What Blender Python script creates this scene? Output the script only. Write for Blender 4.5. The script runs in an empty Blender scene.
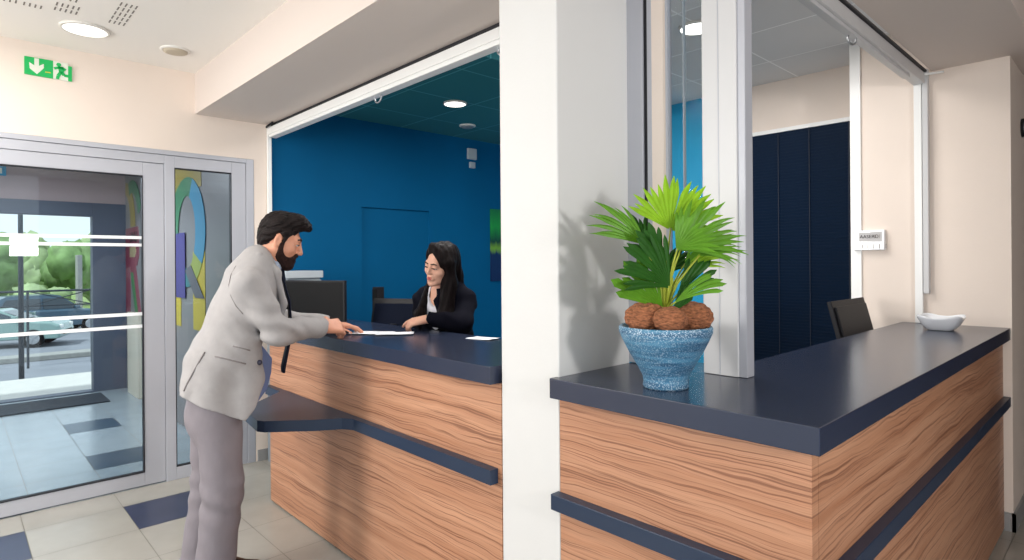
import bpy, bmesh, math, random
import numpy as np
from mathutils import Vector, Matrix, noise as mnoise

random.seed(7)
np.random.seed(7)
SC = bpy.context.scene
COL = SC.collection

# ---------------------------------------------------------------- camera
FPX, CU, CV, EYE = 596.0, 512.0, 262.8, 1.5
YAW, ROLL = math.radians(43.32), math.radians(0.43)
fw = Vector((-math.cos(YAW), math.sin(YAW), 0))
rt = Vector((math.sin(YAW), math.cos(YAW), 0))
up = Vector((0, 0, 1))
cr = math.cos(ROLL) * rt - math.sin(ROLL) * up
cu = math.cos(ROLL) * up + math.sin(ROLL) * rt
cam = bpy.data.cameras.new('camera')
cam.sensor_fit = 'HORIZONTAL'
cam.sensor_width = 36
cam.lens = 36 * FPX / 1024
cam.shift_y = (CV - 280) / 1024
cam.clip_start = 0.05
cam.clip_end = 500
camo = bpy.data.objects.new('camera', cam)
COL.objects.link(camo)
m = Matrix.Identity(4)
for i in range(3):
    m[i][0], m[i][1], m[i][2] = cr[i], cu[i], -fw[i]
m[2][3] = EYE
camo.matrix_world = m
SC.camera = camo

# ---------------------------------------------------------------- light
SC.view_settings.view_transform = 'Standard'
SC.view_settings.look = 'None'
SC.view_settings.gamma = 1
SC.view_settings.use_curve_mapping = False
SC.view_settings.exposure = 0.22
W = bpy.data.worlds.new('sky')
SC.world = W
W.use_nodes = True
W.node_tree.nodes['Background'].inputs[0].default_value = (0.90, 0.95, 1.0, 1)
W.node_tree.nodes['Background'].inputs[1].default_value = 1.3


def lamp(name, kind, loc, energy, color=(1, 1, 1), size=1.0, size_y=None, aim=None):
    d = bpy.data.lights.new(name, kind)
    d.energy = energy
    d.color = color
    if kind == 'AREA':
        d.size = size
        if size_y:
            d.shape = 'RECTANGLE'
            d.size_y = size_y
    elif kind == 'SUN':
        d.angle = size
    else:
        d.shadow_soft_size = size
    o = bpy.data.objects.new(name, d)
    COL.objects.link(o)
    o.location = loc
    if aim is not None:
        o.rotation_euler = (Vector(aim) - Vector(loc)).to_track_quat('-Z', 'Y').to_euler()
    return o


lamp('sun', 'SUN', (-20, -10, 20), 3.6, (1, 0.96, 0.9), 0.05, aim=(-24, 4, 0))
# unseen key lamp behind the visitor, placed to throw the man's shadow
lamp('hall_key_light', 'AREA', (-3.55, -2.7, 1.85), 72, (1, 0.97, 0.93), 0.8, 1.0, aim=(-2.6, 1.4, 1.35))
# area lamp added to light the pillar's right face, its source unseen
lamp('side_fill_light', 'AREA', (2.0, 0.80, 1.80), 38, (1, 0.97, 0.94), 0.34, 0.28, aim=(-1.3, 1.6, 1.7))
# ceiling fixtures of the hall
lamp('hall_ceiling_light', 'AREA', (-3.3, -0.6, 2.84), 45, (1, 0.96, 0.9), 1.6, 1.6, aim=(-3.3, -0.6, 0))
lamp('entry_fill_light', 'AREA', (-6.6, 0.2, 2.62), 100, (0.96, 0.95, 1), 0.8, 0.8, aim=(-6.6, 0.2, 0))  # fill added to brighten the lobby, no fixture there
lamp('office_light', 'AREA', (-1.9, 3.1, 2.87), 27, (1, 0.96, 0.92), 1.0, 1.0, aim=(-1.9, 3.1, 0))
lamp('desk_light', 'AREA', (-3.05, 2.5, 2.70), 20, (1, 0.97, 0.95), 0.5, 0.5, aim=(-3.05, 2.5, 0))


# ---------------------------------------------------------------- helpers
def at(u, v, X=None, Y=None, Z=None, D=None):
    """world point seen at photo pixel (u, v) on one plane of the place"""
    d = fw + cr * ((u - CU) / FPX) + cu * ((CV - v) / FPX)
    if X is not None:
        t = X / d.x
    elif Y is not None:
        t = Y / d.y
    elif Z is not None:
        t = (Z - EYE) / d.z
    else:
        t = D
    return Vector((0, 0, EYE)) + d * t


def lin(c):
    return tuple((x / 255 / 12.92) if x / 255 <= 0.04045 else ((x / 255 + 0.055) / 1.055) ** 2.4 for x in c)


def mat(name, rgb, rough=0.5, metal=0.0, var=0.0, scale=8.0, bump=0.0, bscale=60.0, spec=None, emit=None, stretch=None, coat=0.0):
    M = bpy.data.materials.new(name)
    M.use_nodes = True
    nt = M.node_tree
    b = nt.nodes['Principled BSDF']
    c = lin(rgb)
    b.inputs['Base Color'].default_value = (*c, 1)
    b.inputs['Roughness'].default_value = rough
    b.inputs['Metallic'].default_value = metal
    b.inputs['Coat Weight'].default_value = coat
    if spec is not None:
        b.inputs['Specular IOR Level'].default_value = spec
    tc = nt.nodes.new('ShaderNodeTexCoord')
    mp = nt.nodes.new('ShaderNodeMapping')
    nt.links.new(tc.outputs['Object'], mp.inputs[0])
    if stretch:
        mp.inputs['Scale'].default_value = stretch
    if var > 0:
        n = nt.nodes.new('ShaderNodeTexNoise')
        n.inputs['Scale'].default_value = scale
        n.inputs['Detail'].default_value = 4
        nt.links.new(mp.outputs[0], n.inputs['Vector'])
        r = nt.nodes.new('ShaderNodeValToRGB')
        r.color_ramp.elements[0].position = 0.3
        r.color_ramp.elements[1].position = 0.7
        r.color_ramp.elements[0].color = (*[max(0, x * (1 - var)) for x in c], 1)
        r.color_ramp.elements[1].color = (*[min(1, x * (1 + var)) for x in c], 1)
        nt.links.new(n.outputs['Fac'], r.inputs[0])
        nt.links.new(r.outputs[0], b.inputs['Base Color'])
    if bump > 0:
        n2 = nt.nodes.new('ShaderNodeTexNoise')
        n2.inputs['Scale'].default_value = bscale
        n2.inputs['Detail'].default_value = 3
        nt.links.new(mp.outputs[0], n2.inputs['Vector'])
        bp = nt.nodes.new('ShaderNodeBump')
        bp.inputs['Strength'].default_value = bump
        bp.inputs['Distance'].default_value = 0.01
        nt.links.new(n2.outputs['Fac'], bp.inputs['Height'])
        nt.links.new(bp.outputs[0], b.inputs['Normal'])
    if emit:
        b.inputs['Emission Color'].default_value = (*lin(emit[0]), 1)
        b.inputs['Emission Strength'].default_value = emit[1]
    return M


def glass_mat(name, tint=(0.86, 0.92, 0.95), refl=0.9):
    M = bpy.data.materials.new(name)
    M.use_nodes = True
    nt = M.node_tree
    nt.nodes.clear()
    out = nt.nodes.new('ShaderNodeOutputMaterial')
    mx = nt.nodes.new('ShaderNodeMixShader')
    tr = nt.nodes.new('ShaderNodeBsdfTransparent')
    gl = nt.nodes.new('ShaderNodeBsdfGlossy')
    fr = nt.nodes.new('ShaderNodeFresnel')
    fr.inputs['IOR'].default_value = 1.45
    mu = nt.nodes.new('ShaderNodeMath')
    mu.operation = 'MULTIPLY'
    mu.inputs[1].default_value = refl
    tr.inputs[0].default_value = (*tint, 1)
    gl.inputs['Roughness'].default_value = 0.0
    nt.links.new(fr.outputs[0], mu.inputs[0])
    nt.links.new(mu.outputs[0], mx.inputs[0])
    nt.links.new(tr.outputs[0], mx.inputs[1])
    nt.links.new(gl.outputs[0], mx.inputs[2])
    nt.links.new(mx.outputs[0], out.inputs[0])
    return M


def wood_mat(name, tilt=0.0):
    """pale zebrano-like veneer, grain along the length of the panel"""
    M = bpy.data.materials.new(name)
    M.use_nodes = True
    nt = M.node_tree
    L = nt.links.new
    b = nt.nodes['Principled BSDF']
    tc = nt.nodes.new('ShaderNodeTexCoord')
    sp = nt.nodes.new('ShaderNodeSeparateXYZ')
    L(tc.outputs['Object'], sp.inputs[0])

    def mth(op, a, bb=None):
        n = nt.nodes.new('ShaderNodeMath')
        n.operation = op
        for i, q in enumerate((a, bb)):
            if q is None:
                continue
            if isinstance(q, (int, float)):
                n.inputs[i].default_value = q
            else:
                L(q, n.inputs[i])
        return n.outputs[0]
    ln = mth('ADD', sp.outputs[0], sp.outputs[1])
    z = mth('ADD', sp.outputs[2], mth('MULTIPLY', ln, tilt))

    def comb(sx, sz, off=0.0):
        c = nt.nodes.new('ShaderNodeCombineXYZ')
        L(mth('MULTIPLY', ln, sx), c.inputs[0])
        L(mth('MULTIPLY', z, sz), c.inputs[1])
        c.inputs[2].default_value = off
        return c.outputs[0]

    def noi(vec, scale, detail, rough=0.5):
        n = nt.nodes.new('ShaderNodeTexNoise')
        n.inputs['Scale'].default_value = scale
        n.inputs['Detail'].default_value = detail
        n.inputs['Roughness'].default_value = rough
        L(vec, n.inputs['Vector'])
        return n.outputs['Fac']
    warp = noi(comb(1.9, 5.0), 1.0, 3)
    z2 = mth('ADD', z, mth('MULTIPLY', warp, 0.07))

    def comb2(sx, sz, off):
        c = nt.nodes.new('ShaderNodeCombineXYZ')
        L(mth('MULTIPLY', ln, sx), c.inputs[0])
        L(mth('MULTIPLY', z2, sz), c.inputs[1])
        c.inputs[2].default_value = off
        return c.outputs[0]
    broad = noi(comb2(0.7, 26, 3.1), 1.0, 4)
    streak = noi(comb2(1.3, 150, 7.7), 1.0, 4, 0.6)
    fine = noi(comb2(4, 420, 1.3), 1.0, 3)
    r1 = nt.nodes.new('ShaderNodeValToRGB')
    e = r1.color_ramp.elements
    e[0].position, e[0].color = 0.30, (*lin((186, 130, 97)), 1)
    e[1].position, e[1].color = 0.72, (*lin((217, 164, 130)), 1)
    L(broad, r1.inputs[0])
    r2 = nt.nodes.new('ShaderNodeValToRGB')
    e = r2.color_ramp.elements
    e[0].position, e[0].color = 0.385, (1, 1, 1, 1)
    e[1].position, e[1].color = 0.475, (0, 0, 0, 1)
    L(streak, r2.inputs[0])
    mx = nt.nodes.new('ShaderNodeMix')
    mx.data_type = 'RGBA'
    L(mth('MULTIPLY', r2.outputs[0], 0.66), mx.inputs[0])
    L(r1.outputs[0], mx.inputs[6])
    mx.inputs[7].default_value = (*lin((112, 62, 42)), 1)
    mx2 = nt.nodes.new('ShaderNodeMix')
    mx2.data_type = 'RGBA'
    mx2.blend_type = 'MULTIPLY'
    mx2.inputs[0].default_value = 0.42
    L(mx.outputs[2], mx2.inputs[6])
    L(fine, mx2.inputs[7])
    L(mx2.outputs[2], b.inputs['Base Color'])
    b.inputs['Roughness'].default_value = 0.42
    return M


def link(o, parent=None):
    COL.objects.link(o)
    if parent is not None:
        o.parent = parent
        if parent.type == 'EMPTY':
            o.matrix_parent_inverse = Matrix.Translation(-parent.location)
    return o


def obj(name, src, material, parent=None, smooth=False, bevel=0.0):
    """src: bmesh or (verts, faces) in world coordinates -> ONE mesh object"""
    me = bpy.data.meshes.new(name)
    if isinstance(src, tuple):
        me.from_pydata([tuple(v) for v in src[0]], [], [tuple(f) for f in src[1]])
    else:
        bmesh.ops.recalc_face_normals(src, faces=src.faces)
        src.to_mesh(me)
        src.free()
    me.update()
    mats = material if isinstance(material, (list, tuple)) else [material]
    for q in mats:
        me.materials.append(q)
    if smooth:
        me.polygons.foreach_set('use_smooth', [True] * len(me.polygons))
    o = bpy.data.objects.new(name, me)
    link(o, parent)
    if bevel:
        md = o.modifiers.new('bevel', 'BEVEL')
        md.width = bevel
        md.segments = 2
        md.limit_method = 'ANGLE'
    return o


def tag(o, label, cat, group=None, kind=None):
    o['label'] = label
    o['category'] = cat
    if group:
        o['group'] = group
    if kind:
        o['kind'] = kind
    return o


def thing(name, loc, label, cat, group=None, kind=None):
    o = bpy.data.objects.new(name, None)
    o.empty_display_size = 0.1
    o.location = loc
    COL.objects.link(o)
    return tag(o, label, cat, group, kind)


def bx(bm, x0, x1, y0, y1, z0, z1, bev=0.0, rot=None, piv=None):
    r = bmesh.ops.create_cube(bm, size=1)
    vs = r['verts']
    for v in vs:
        v.co = Vector((x0 + (v.co.x + .5) * (x1 - x0), y0 + (v.co.y + .5) * (y1 - y0), z0 + (v.co.z + .5) * (z1 - z0)))
    if bev > 0:
        es = list({e for v in vs for e in v.link_edges})
        g = bmesh.ops.bevel(bm, geom=es, offset=bev, segments=2, affect='EDGES', profile=0.7)
        vs = list({v for f in g['faces'] for v in f.verts} | {v for v in vs if v.is_valid})
    if rot is not None:
        bmesh.ops.rotate(bm, cent=piv, matrix=rot, verts=vs)
    return vs


def box(*a, **k):
    bm = bmesh.new()
    bx(bm, *a, **k)
    return bm


def cyl(bm, a, b, r, r2=None, n=16, cap=True):
    a, b = Vector(a), Vector(b)
    d = b - a
    M = Matrix.Translation((a + b) / 2) @ d.to_track_quat('Z', 'Y').to_matrix().to_4x4()
    return bmesh.ops.create_cone(bm, cap_ends=cap, segments=n, radius1=r, radius2=r if r2 is None else r2, depth=d.length, matrix=M)['verts']


def tube(bm, pts, r, n=8):
    pts = [Vector(p) for p in pts]
    rings = []
    for i, p in enumerate(pts):
        t = (pts[min(i + 1, len(pts) - 1)] - pts[max(i - 1, 0)]).normalized()
        s = t.orthogonal().normalized() if i == 0 else (rings_s - t * rings_s.dot(t)).normalized()
        rings_s = s
        q = t.cross(s)
        rr = r[i] if isinstance(r, (list, tuple)) else r
        rings.append([bm.verts.new(p + (s * math.cos(k * 2 * math.pi / n) + q * math.sin(k * 2 * math.pi / n)) * rr) for k in range(n)])
    for a, b in zip(rings, rings[1:]):
        for k in range(n):
            bm.faces.new((a[k], a[(k + 1) % n], b[(k + 1) % n], b[k]))
    bm.faces.new(rings[0][::-1])
    bm.faces.new(rings[-1])


def lathe(bm, prof, c, n=48):
    rings = []
    for r, z in prof:
        if r < 1e-5:
            rings.append([bm.verts.new((c[0], c[1], z))])
        else:
            rings.append([bm.verts.new((c[0] + r * math.cos(k * 2 * math.pi / n), c[1] + r * math.sin(k * 2 * math.pi / n), z)) for k in range(n)])
    for a, b in zip(rings, rings[1:]):
        for k in range(n):
            k2 = (k + 1) % n
            if len(a) == 1 and len(b) == 1:
                continue
            if len(a) == 1:
                bm.faces.new((a[0], b[k2], b[k]))
            elif len(b) == 1:
                bm.faces.new((a[k], a[k2], b[0]))
            else:
                bm.faces.new((a[k], a[k2], b[k2], b[k]))


def prism(bm, pts, ext):
    """extrude a planar polygon of 3D points by the vector ext"""
    ext = Vector(ext)
    a = [bm.verts.new(p) for p in pts]
    b = [bm.verts.new(Vector(p) + ext) for p in pts]
    bm.faces.new(a[::-1])
    bm.faces.new(b)
    n = len(a)
    for i in range(n):
        bm.faces.new((a[i], a[(i + 1) % n], b[(i + 1) % n], b[i]))


def text_mesh(name, s, size, M, material, parent, depth=0.001):
    c = bpy.data.curves.new(name, 'FONT')
    c.body = s
    c.size = size
    c.extrude = depth
    c.align_x = 'CENTER'
    c.align_y = 'CENTER'
    t = bpy.data.objects.new(name + '_curve', c)
    COL.objects.link(t)
    dg = bpy.context.evaluated_depsgraph_get()
    me = bpy.data.meshes.new_from_object(t.evaluated_get(dg))
    bpy.data.objects.remove(t)
    me.transform(M)
    me.materials.clear()
    me.materials.append(material)
    o = bpy.data.objects.new(name, me)
    return link(o, parent)


# ---------------------------------------------------------------- signed-distance modelling for bodies, clothes and hair
class Sdf:
    def __init__(s, lo, hi, h):
        s.lo, s.h = np.array(lo, np.float32), h
        s.n = np.ceil((np.array(hi) - np.array(lo)) / h).astype(int) + 1
        s.f = np.full(s.n, 0.5, np.float32)

    def like(s):
        t = object.__new__(Sdf)
        t.lo, t.h, t.n = s.lo, s.h, s.n
        t.f = np.full(s.n, 0.5, np.float32)
        return t

    def reg(s, lo, hi, m):
        i0 = np.clip(np.floor((np.array(lo) - m - s.lo) / s.h).astype(int), 0, s.n)
        i1 = np.clip(np.ceil((np.array(hi) + m - s.lo) / s.h).astype(int) + 1, 0, s.n)
        if np.any(i1 <= i0):
            return None, None
        ax = [s.lo[k] + s.h * np.arange(i0[k], i1[k], dtype=np.float32) for k in range(3)]
        P = np.meshgrid(*ax, indexing='ij', sparse=True)
        return tuple(slice(a, b) for a, b in zip(i0, i1)), P

    def put(s, sl, d, k, op):
        f = s.f[sl]
        if op == 'sub':
            d = -d
            hh = np.maximum(k - np.abs(f - d), 0) / max(k, 1e-6)
            s.f[sl] = np.maximum(f, d) + hh * hh * k * .25
        else:
            hh = np.maximum(k - np.abs(f - d), 0) / max(k, 1e-6)
            s.f[sl] = np.minimum(f, d) - hh * hh * k * .25

    def cone(s, a, b, ra, rb, k=.02, op='add', sq=None):
        """tapered capsule; sq=(axis vector, factor) squashes the section along an axis"""
        a, b = np.array(a, np.float32), np.array(b, np.float32)
        R = max(ra, rb)
        sl, P = s.reg(np.minimum(a, b) - R, np.maximum(a, b) + R, k + .03)
        if sl is None:
            return s
        ba = b - a
        X = [P[i] - a[i] for i in range(3)]
        t = np.clip(sum(X[i] * ba[i] for i in range(3)) / max(float(ba @ ba), 1e-9), 0, 1)
        V = [X[i] - t * ba[i] for i in range(3)]
        if sq:
            ax = np.array(sq[0], np.float32)
            ax /= np.linalg.norm(ax)
            dd = sum(V[i] * ax[i] for i in range(3))
            V = [V[i] + ax[i] * dd * (1 / sq[1] - 1) for i in range(3)]
        d = np.sqrt(sum(v * v for v in V)) - (ra + (rb - ra) * t)
        s.put(sl, d, k, op)
        return s

    def ell(s, c, r, k=.02, R=None, op='add'):
        c, r = np.array(c, np.float32), np.array(r, np.float32)
        m = r.max() if R is not None else r
        sl, P = s.reg(c - m, c + m, k + .02)
        if sl is None:
            return s
        X = [P[i] - c[i] for i in range(3)]
        if R is not None:
            X = [sum(X[j] * R[j][i] for j in range(3)) for i in range(3)]
        k0 = np.sqrt(sum((X[i] / r[i]) ** 2 for i in range(3)))
        k1 = np.sqrt(sum((X[i] / r[i] ** 2) ** 2 for i in range(3))) + 1e-6
        s.put(sl, k0 * (k0 - 1) / k1, k, op)
        return s

    def half(s, p, nrm):
        """keep the side the normal points away from"""
        nrm = np.array(nrm, np.float32)
        nrm /= np.linalg.norm(nrm)
        sl, P = s.reg(s.lo, s.lo + s.h * s.n, 0)
        d = sum((P[i] - p[i]) * nrm[i] for i in range(3))
        s.f = np.maximum(s.f, d)
        return s

    def wave(s, amp, fn):
        sl, P = s.reg(s.lo, s.lo + s.h * s.n, 0)
        s.f += amp * fn(*P)
        return s

    def mesh(s):
        f = s.f
        S = f < 0
        n = f.shape
        c = np.zeros([k - 1 for k in n], np.int8)
        for i in (0, 1):
            for j in (0, 1):
                for k in (0, 1):
                    c += S[i:n[0] - 1 + i, j:n[1] - 1 + j, k:n[2] - 1 + k]
        mixed = (c > 0) & (c < 8)
        I = np.argwhere(mixed)
        idx = np.full(mixed.shape, -1, np.int64)
        idx[mixed] = np.arange(len(I))
        Pt = np.zeros((len(I), 3))
        Wt = np.zeros(len(I))
        cs = [(i, j, k) for i in (0, 1) for j in (0, 1) for k in (0, 1)]
        for a in cs:
            for ax in range(3):
                if a[ax]:
                    continue
                b = list(a)
                b[ax] = 1
                A = I + np.array(a)
                B = I + np.array(b)
                fa = f[A[:, 0], A[:, 1], A[:, 2]]
                fb = f[B[:, 0], B[:, 1], B[:, 2]]
                q = (fa < 0) != (fb < 0)
                t = fa[q] / (fa[q] - fb[q])
                Pt[q] += A[q] + t[:, None] * (B[q] - A[q])
                Wt[q] += 1
        V = s.lo + s.h * (Pt / Wt[:, None])
        F = []
        for ax in range(3):
            o1, o2 = (ax + 1) % 3, (ax + 2) % 3
            sa = [slice(None)] * 3
            sb = [slice(None)] * 3
            sa[ax] = slice(0, -1)
            sb[ax] = slice(1, None)
            E = np.argwhere(S[tuple(sa)] != S[tuple(sb)])
            ok = (E[:, o1] > 0) & (E[:, o2] > 0) & (E[:, o1] < n[o1] - 1) & (E[:, o2] < n[o2] - 1)
            E = E[ok]
            q = []
            for d1, d2 in ((-1, -1), (0, -1), (0, 0), (-1, 0)):
                G = E.copy()
                G[:, o1] += d1
                G[:, o2] += d2
                q.append(idx[G[:, 0], G[:, 1], G[:, 2]])
            Q = np.stack(q, 1)
            inside = S[E[:, 0], E[:, 1], E[:, 2]]
            Q[~inside] = Q[~inside][:, ::-1]
            F.append(Q)
        F = np.concatenate(F)
        F = F[(F >= 0).all(1)]
        return V, F

    def obj(s, name, material, parent=None):
        V, F = s.mesh()
        me = bpy.data.meshes.new(name)
        me.vertices.add(len(V))
        me.vertices.foreach_set('co', V.astype(np.float32).ravel())
        me.loops.add(len(F) * 4)
        me.loops.foreach_set('vertex_index', F.astype(np.int32).ravel())
        me.polygons.add(len(F))
        me.polygons.foreach_set('loop_start', np.arange(0, len(F) * 4, 4, dtype=np.int32))
        me.polygons.foreach_set('use_smooth', np.ones(len(F), bool))
        me.update(calc_edges=True)
        me.validate()
        me.materials.append(material)
        o = bpy.data.objects.new(name, me)
        return link(o, parent)


# ---------------------------------------------------------------- materials
M = {}
M['wall'] = mat('cream_wall_paint', (232, 218, 206), 0.7, var=0.02, scale=3, bump=0.05, bscale=90)
M['white'] = mat('white_wall_paint', (212, 212, 211), 0.6, var=0.01, scale=3, bump=0.04, bscale=90)
M['hallceil'] = mat('white_ceiling_paint', (240, 236, 230), 0.8, bump=0.05, bscale=80)
M['soffit'] = mat('soffit_paint', (214, 202, 194), 0.8, bump=0.04, bscale=80)
M['blue'] = mat('deep_blue_wall_paint', (0, 88, 134), 0.7, spec=.12, var=0.04, scale=2)
M['teal'] = mat('bright_teal_wall_paint', (30, 160, 205), 0.6, var=0.03, scale=2)
M['brown'] = mat('mauve_block_paint', (104, 90, 94), 0.7)
M['alu'] = mat('grey_lacquered_aluminium', (180, 182, 190), 0.42, 0.15, var=0.02, scale=4)
M['alu_light'] = mat('white_lacquered_aluminium', (202, 202, 203), 0.4, 0.05)
M['alu_white'] = mat('white_shutter_rail', (240, 240, 238), 0.35)
M['dark_gap'] = mat('black_rubber_gasket', (22, 22, 30), 0.6)
M['skirting'] = mat('grey_skirting_tile', (150, 150, 150), 0.4)
M['grout'] = mat('grey_grout', (120, 116, 108), 0.8)
M['tile'] = mat('beige_floor_tile', (163, 160, 152), 0.22, var=0.05, scale=5, spec=0.5)
M['tile_dark'] = mat('slate_blue_floor_tile', (50, 58, 84), 0.3, var=0.08, scale=6)
M['tile_entry'] = mat('pale_grey_entry_tile', (150, 160, 164), 0.22, var=0.05, scale=5)
M['tile_entry_dark'] = mat('dark_entry_tile', (62, 78, 92), 0.28, var=0.08, scale=5)
M['mat'] = mat('charcoal_entrance_matting', (44, 52, 62), 0.9, bump=0.6, bscale=300)
M['wood'] = wood_mat('zebrano_veneer')
M['navy'] = mat('navy_laminate', (42, 50, 70), 0.22, var=0.03, scale=5, spec=0.5)
M['navy_edge'] = mat('navy_laminate_edge', (38, 52, 74), 0.35, spec=.3)
M['glass'] = glass_mat('tinted_door_glass', (0.80, 0.87, 0.90), 0.8)
M['clear'] = glass_mat('clear_glass', (0.95, 0.97, 0.98), 0.07)
M['film'] = mat('white_safety_film', (240, 243, 245), 0.5)
M['entry_wall'] = mat('grey_entry_cladding', (128, 125, 126), 0.4, 0.2, var=0.05, scale=1.2)
M['entry_dark'] = mat('slate_entry_frame', (84, 92, 108), 0.5)
M['entry_pink'] = mat('taupe_entry_bulkhead', (182, 162, 162), 0.6)
M['cream'] = mat('cream_plinth', (205, 198, 180), 0.6)
M['lamp'] = mat('lit_lamp_diffuser', (255, 255, 255), 0.5, emit=((255, 252, 245), 3.0))
M['lamp_off'] = mat('frosted_lamp_diffuser', (250, 250, 248), 0.4, emit=((255, 252, 245), 1.0))
M['trim'] = mat('lamp_trim_ring', (225, 222, 216), 0.4)
M['detector'] = mat('beige_plastic', (190, 178, 158), 0.5)
M['slot'] = mat('dark_slot', (128, 122, 116), 0.9)
M['steel'] = mat('brushed_steel', (190, 192, 196), 0.3, 0.9)
M['green'] = mat('exit_sign_green', (0, 160, 78), 0.4, emit=((0, 165, 80), 0.25))
M['sign_white'] = mat('exit_sign_white', (226, 230, 216), 0.5)
M['sign_yellow'] = mat('exit_sign_yellow', (190, 190, 60), 0.5)
M['black'] = mat('black_plastic', (8, 8, 10), 0.5, spec=.15)
M['black2'] = mat('dark_grey_plastic', (24, 24, 29), 0.5, var=0.05, spec=.25)
M['screen'] = mat('dark_blue_screen_back', (8, 16, 34), 0.6, spec=.06)
M['paper'] = mat('white_paper', (244, 246, 250), 0.6)
M['grey_box'] = mat('light_grey_plastic', (176, 184, 190), 0.5)
M['grey_box2'] = mat('mid_grey_plastic', (128, 138, 146), 0.5)
M['blind'] = mat('navy_blind_slat', (8, 30, 54), 0.5, spec=.25)
M['blind_cord'] = mat('navy_blind_cord', (16, 26, 46), 0.6)
M['bowl'] = mat('white_porcelain', (236, 238, 242), 0.15, coat=0.5)
M['sand'] = mat('cream_sugar_paper', (230, 226, 214), 0.7)
M['panel_grey'] = mat('switch_panel_grey', (190, 188, 188), 0.5)
M['ink'] = mat('black_ink', (40, 38, 44), 0.7)
M['ink_soft'] = mat('grey_ink', (165, 160, 156), 0.7)


# ---------------------------------------------------------------- setting: floors
def tiled(name, x0, x1, y0, y1, sx, sy, ox, oy, dark, m0, m1, label):
    bm = bmesh.new()
    bx(bm, x0, x1, y0, y1, -0.12, -0.002)
    n0 = len(bm.faces)
    bm.faces.ensure_lookup_table()
    for f in bm.faces:
        f.material_index = 2
    g = 0.0018
    i0, i1 = math.floor((x0 - ox) / sx), math.ceil((x1 - ox) / sx)
    j0, j1 = math.floor((y0 - oy) / sy), math.ceil((y1 - oy) / sy)
    for i in range(i0, i1):
        for j in range(j0, j1):
            a, b = max(ox + i * sx + g, x0), min(ox + (i + 1) * sx - g, x1)
            c, d = max(oy + j * sy + g, y0), min(oy + (j + 1) * sy - g, y1)
            if b <= a or d <= c:
                continue
            f = bm.faces.new([bm.verts.new(p) for p in ((a, c, 0), (b, c, 0), (b, d, 0), (a, d, 0))])
            f.material_index = 1 if dark(i, j) else 0
    o = obj(name, bm, [m0, m1, M['grout']])
    return tag(o, label, 'floor', kind='structure')


# rows run along X from the entrance; dark inserts in every second tile
tiled('floor', -4.66, 2.2, -4.0, 9.0, 0.43, 0.475, -4.36, 0.30,
      lambda i, j: i % 4 == 0 and j % 2 == 1 and i < 8,
      M['tile'], M['tile_dark'], 'beige tiled hall floor with slate blue insert tiles')
tiled('floor_entry', -8.75, -4.66, -1.6, 1.6, 0.43, 0.40, -5.72, 0.765,
      lambda i, j: (i, j) in {(0, 0), (0, -3), (-3, 0), (-3, -3), (2, -2)},
      M['tile_entry'], M['tile_entry_dark'], 'pale grey tiled floor of the glazed entrance lobby')

# ---------------------------------------------------------------- setting: ceilings, soffit
HC = 2.87
tag(obj('ceiling', box(-4.75, 2.3, -4.0, 1.85, HC, HC + .12), M['hallceil']), 'white plaster hall ceiling with perforated fields', 'ceiling', kind='structure')
bm = bmesh.new()
bx(bm, -4.65, -1.60, 1.28, 1.86, 2.580, HC + .05)
bx(bm, -1.60, -0.39, 1.28, 1.83, 2.610, HC + .05)
bx(bm, -0.86, -0.39, 1.83, 9.0, 2.62, HC + .05)
tag(obj('trim_1', bm, M['soffit']), 'dropped plaster soffit running above both counters', 'soffit', kind='structure')
tag(obj('ceiling_corridor', box(-0.39, 2.3, 1.85, 9.0, 2.80, 2.95), M['soffit']), 'corridor ceiling beyond the right counter', 'ceiling', kind='structure')


def tile_ceiling(name, x0, x1, y0, y1, z, s, rgb, line, label, notch=None):
    Mt = bpy.data.materials.new(name + '_tiles')
    Mt.use_nodes = True
    nt = Mt.node_tree
    b = nt.nodes['Principled BSDF']
    b.inputs['Roughness'].default_value = 0.85
    tc = nt.nodes.new('ShaderNodeTexCoord')
    br = nt.nodes.new('ShaderNodeTexBrick')
    br.offset = 0
    br.inputs['Scale'].default_value = 1.0
    br.inputs['Brick Width'].default_value = s
    br.inputs['Row Height'].default_value = s
    br.inputs['Mortar Size'].default_value = 0.006
    br.inputs['Color1'].default_value = (*lin(rgb), 1)
    br.inputs['Color2'].default_value = (*lin([c * .95 for c in rgb]), 1)
    br.inputs['Mortar'].default_value = (*lin(line), 1)
    nt.links.new(tc.outputs['Object'], br.inputs['Vector'])
    nt.links.new(br.outputs['Color'], b.inputs['Base Color'])
    bm = box(x0, x1, y0, y1, z, 3.02)
    if notch:
        bx(bm, x0, notch[0], y1, notch[1], z, 3.02)
    return tag(obj(name, bm, Mt), label, 'ceiling', kind='structure')


OC = 2.745
OC2 = 2.90
tile_ceiling('ceiling_office', -3.40, -0.84, 1.83, 4.90, OC2, 0.60, (232, 232, 232), (255, 255, 255), 'grey tiled office ceiling over the right counter')
tile_ceiling('ceiling_blue', -4.75, -2.72, 1.83, 4.30, OC, 0.60, (24, 112, 124), (70, 150, 160), 'dark teal tiled ceiling of the blue reception office', (-3.35, 4.90))

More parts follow.
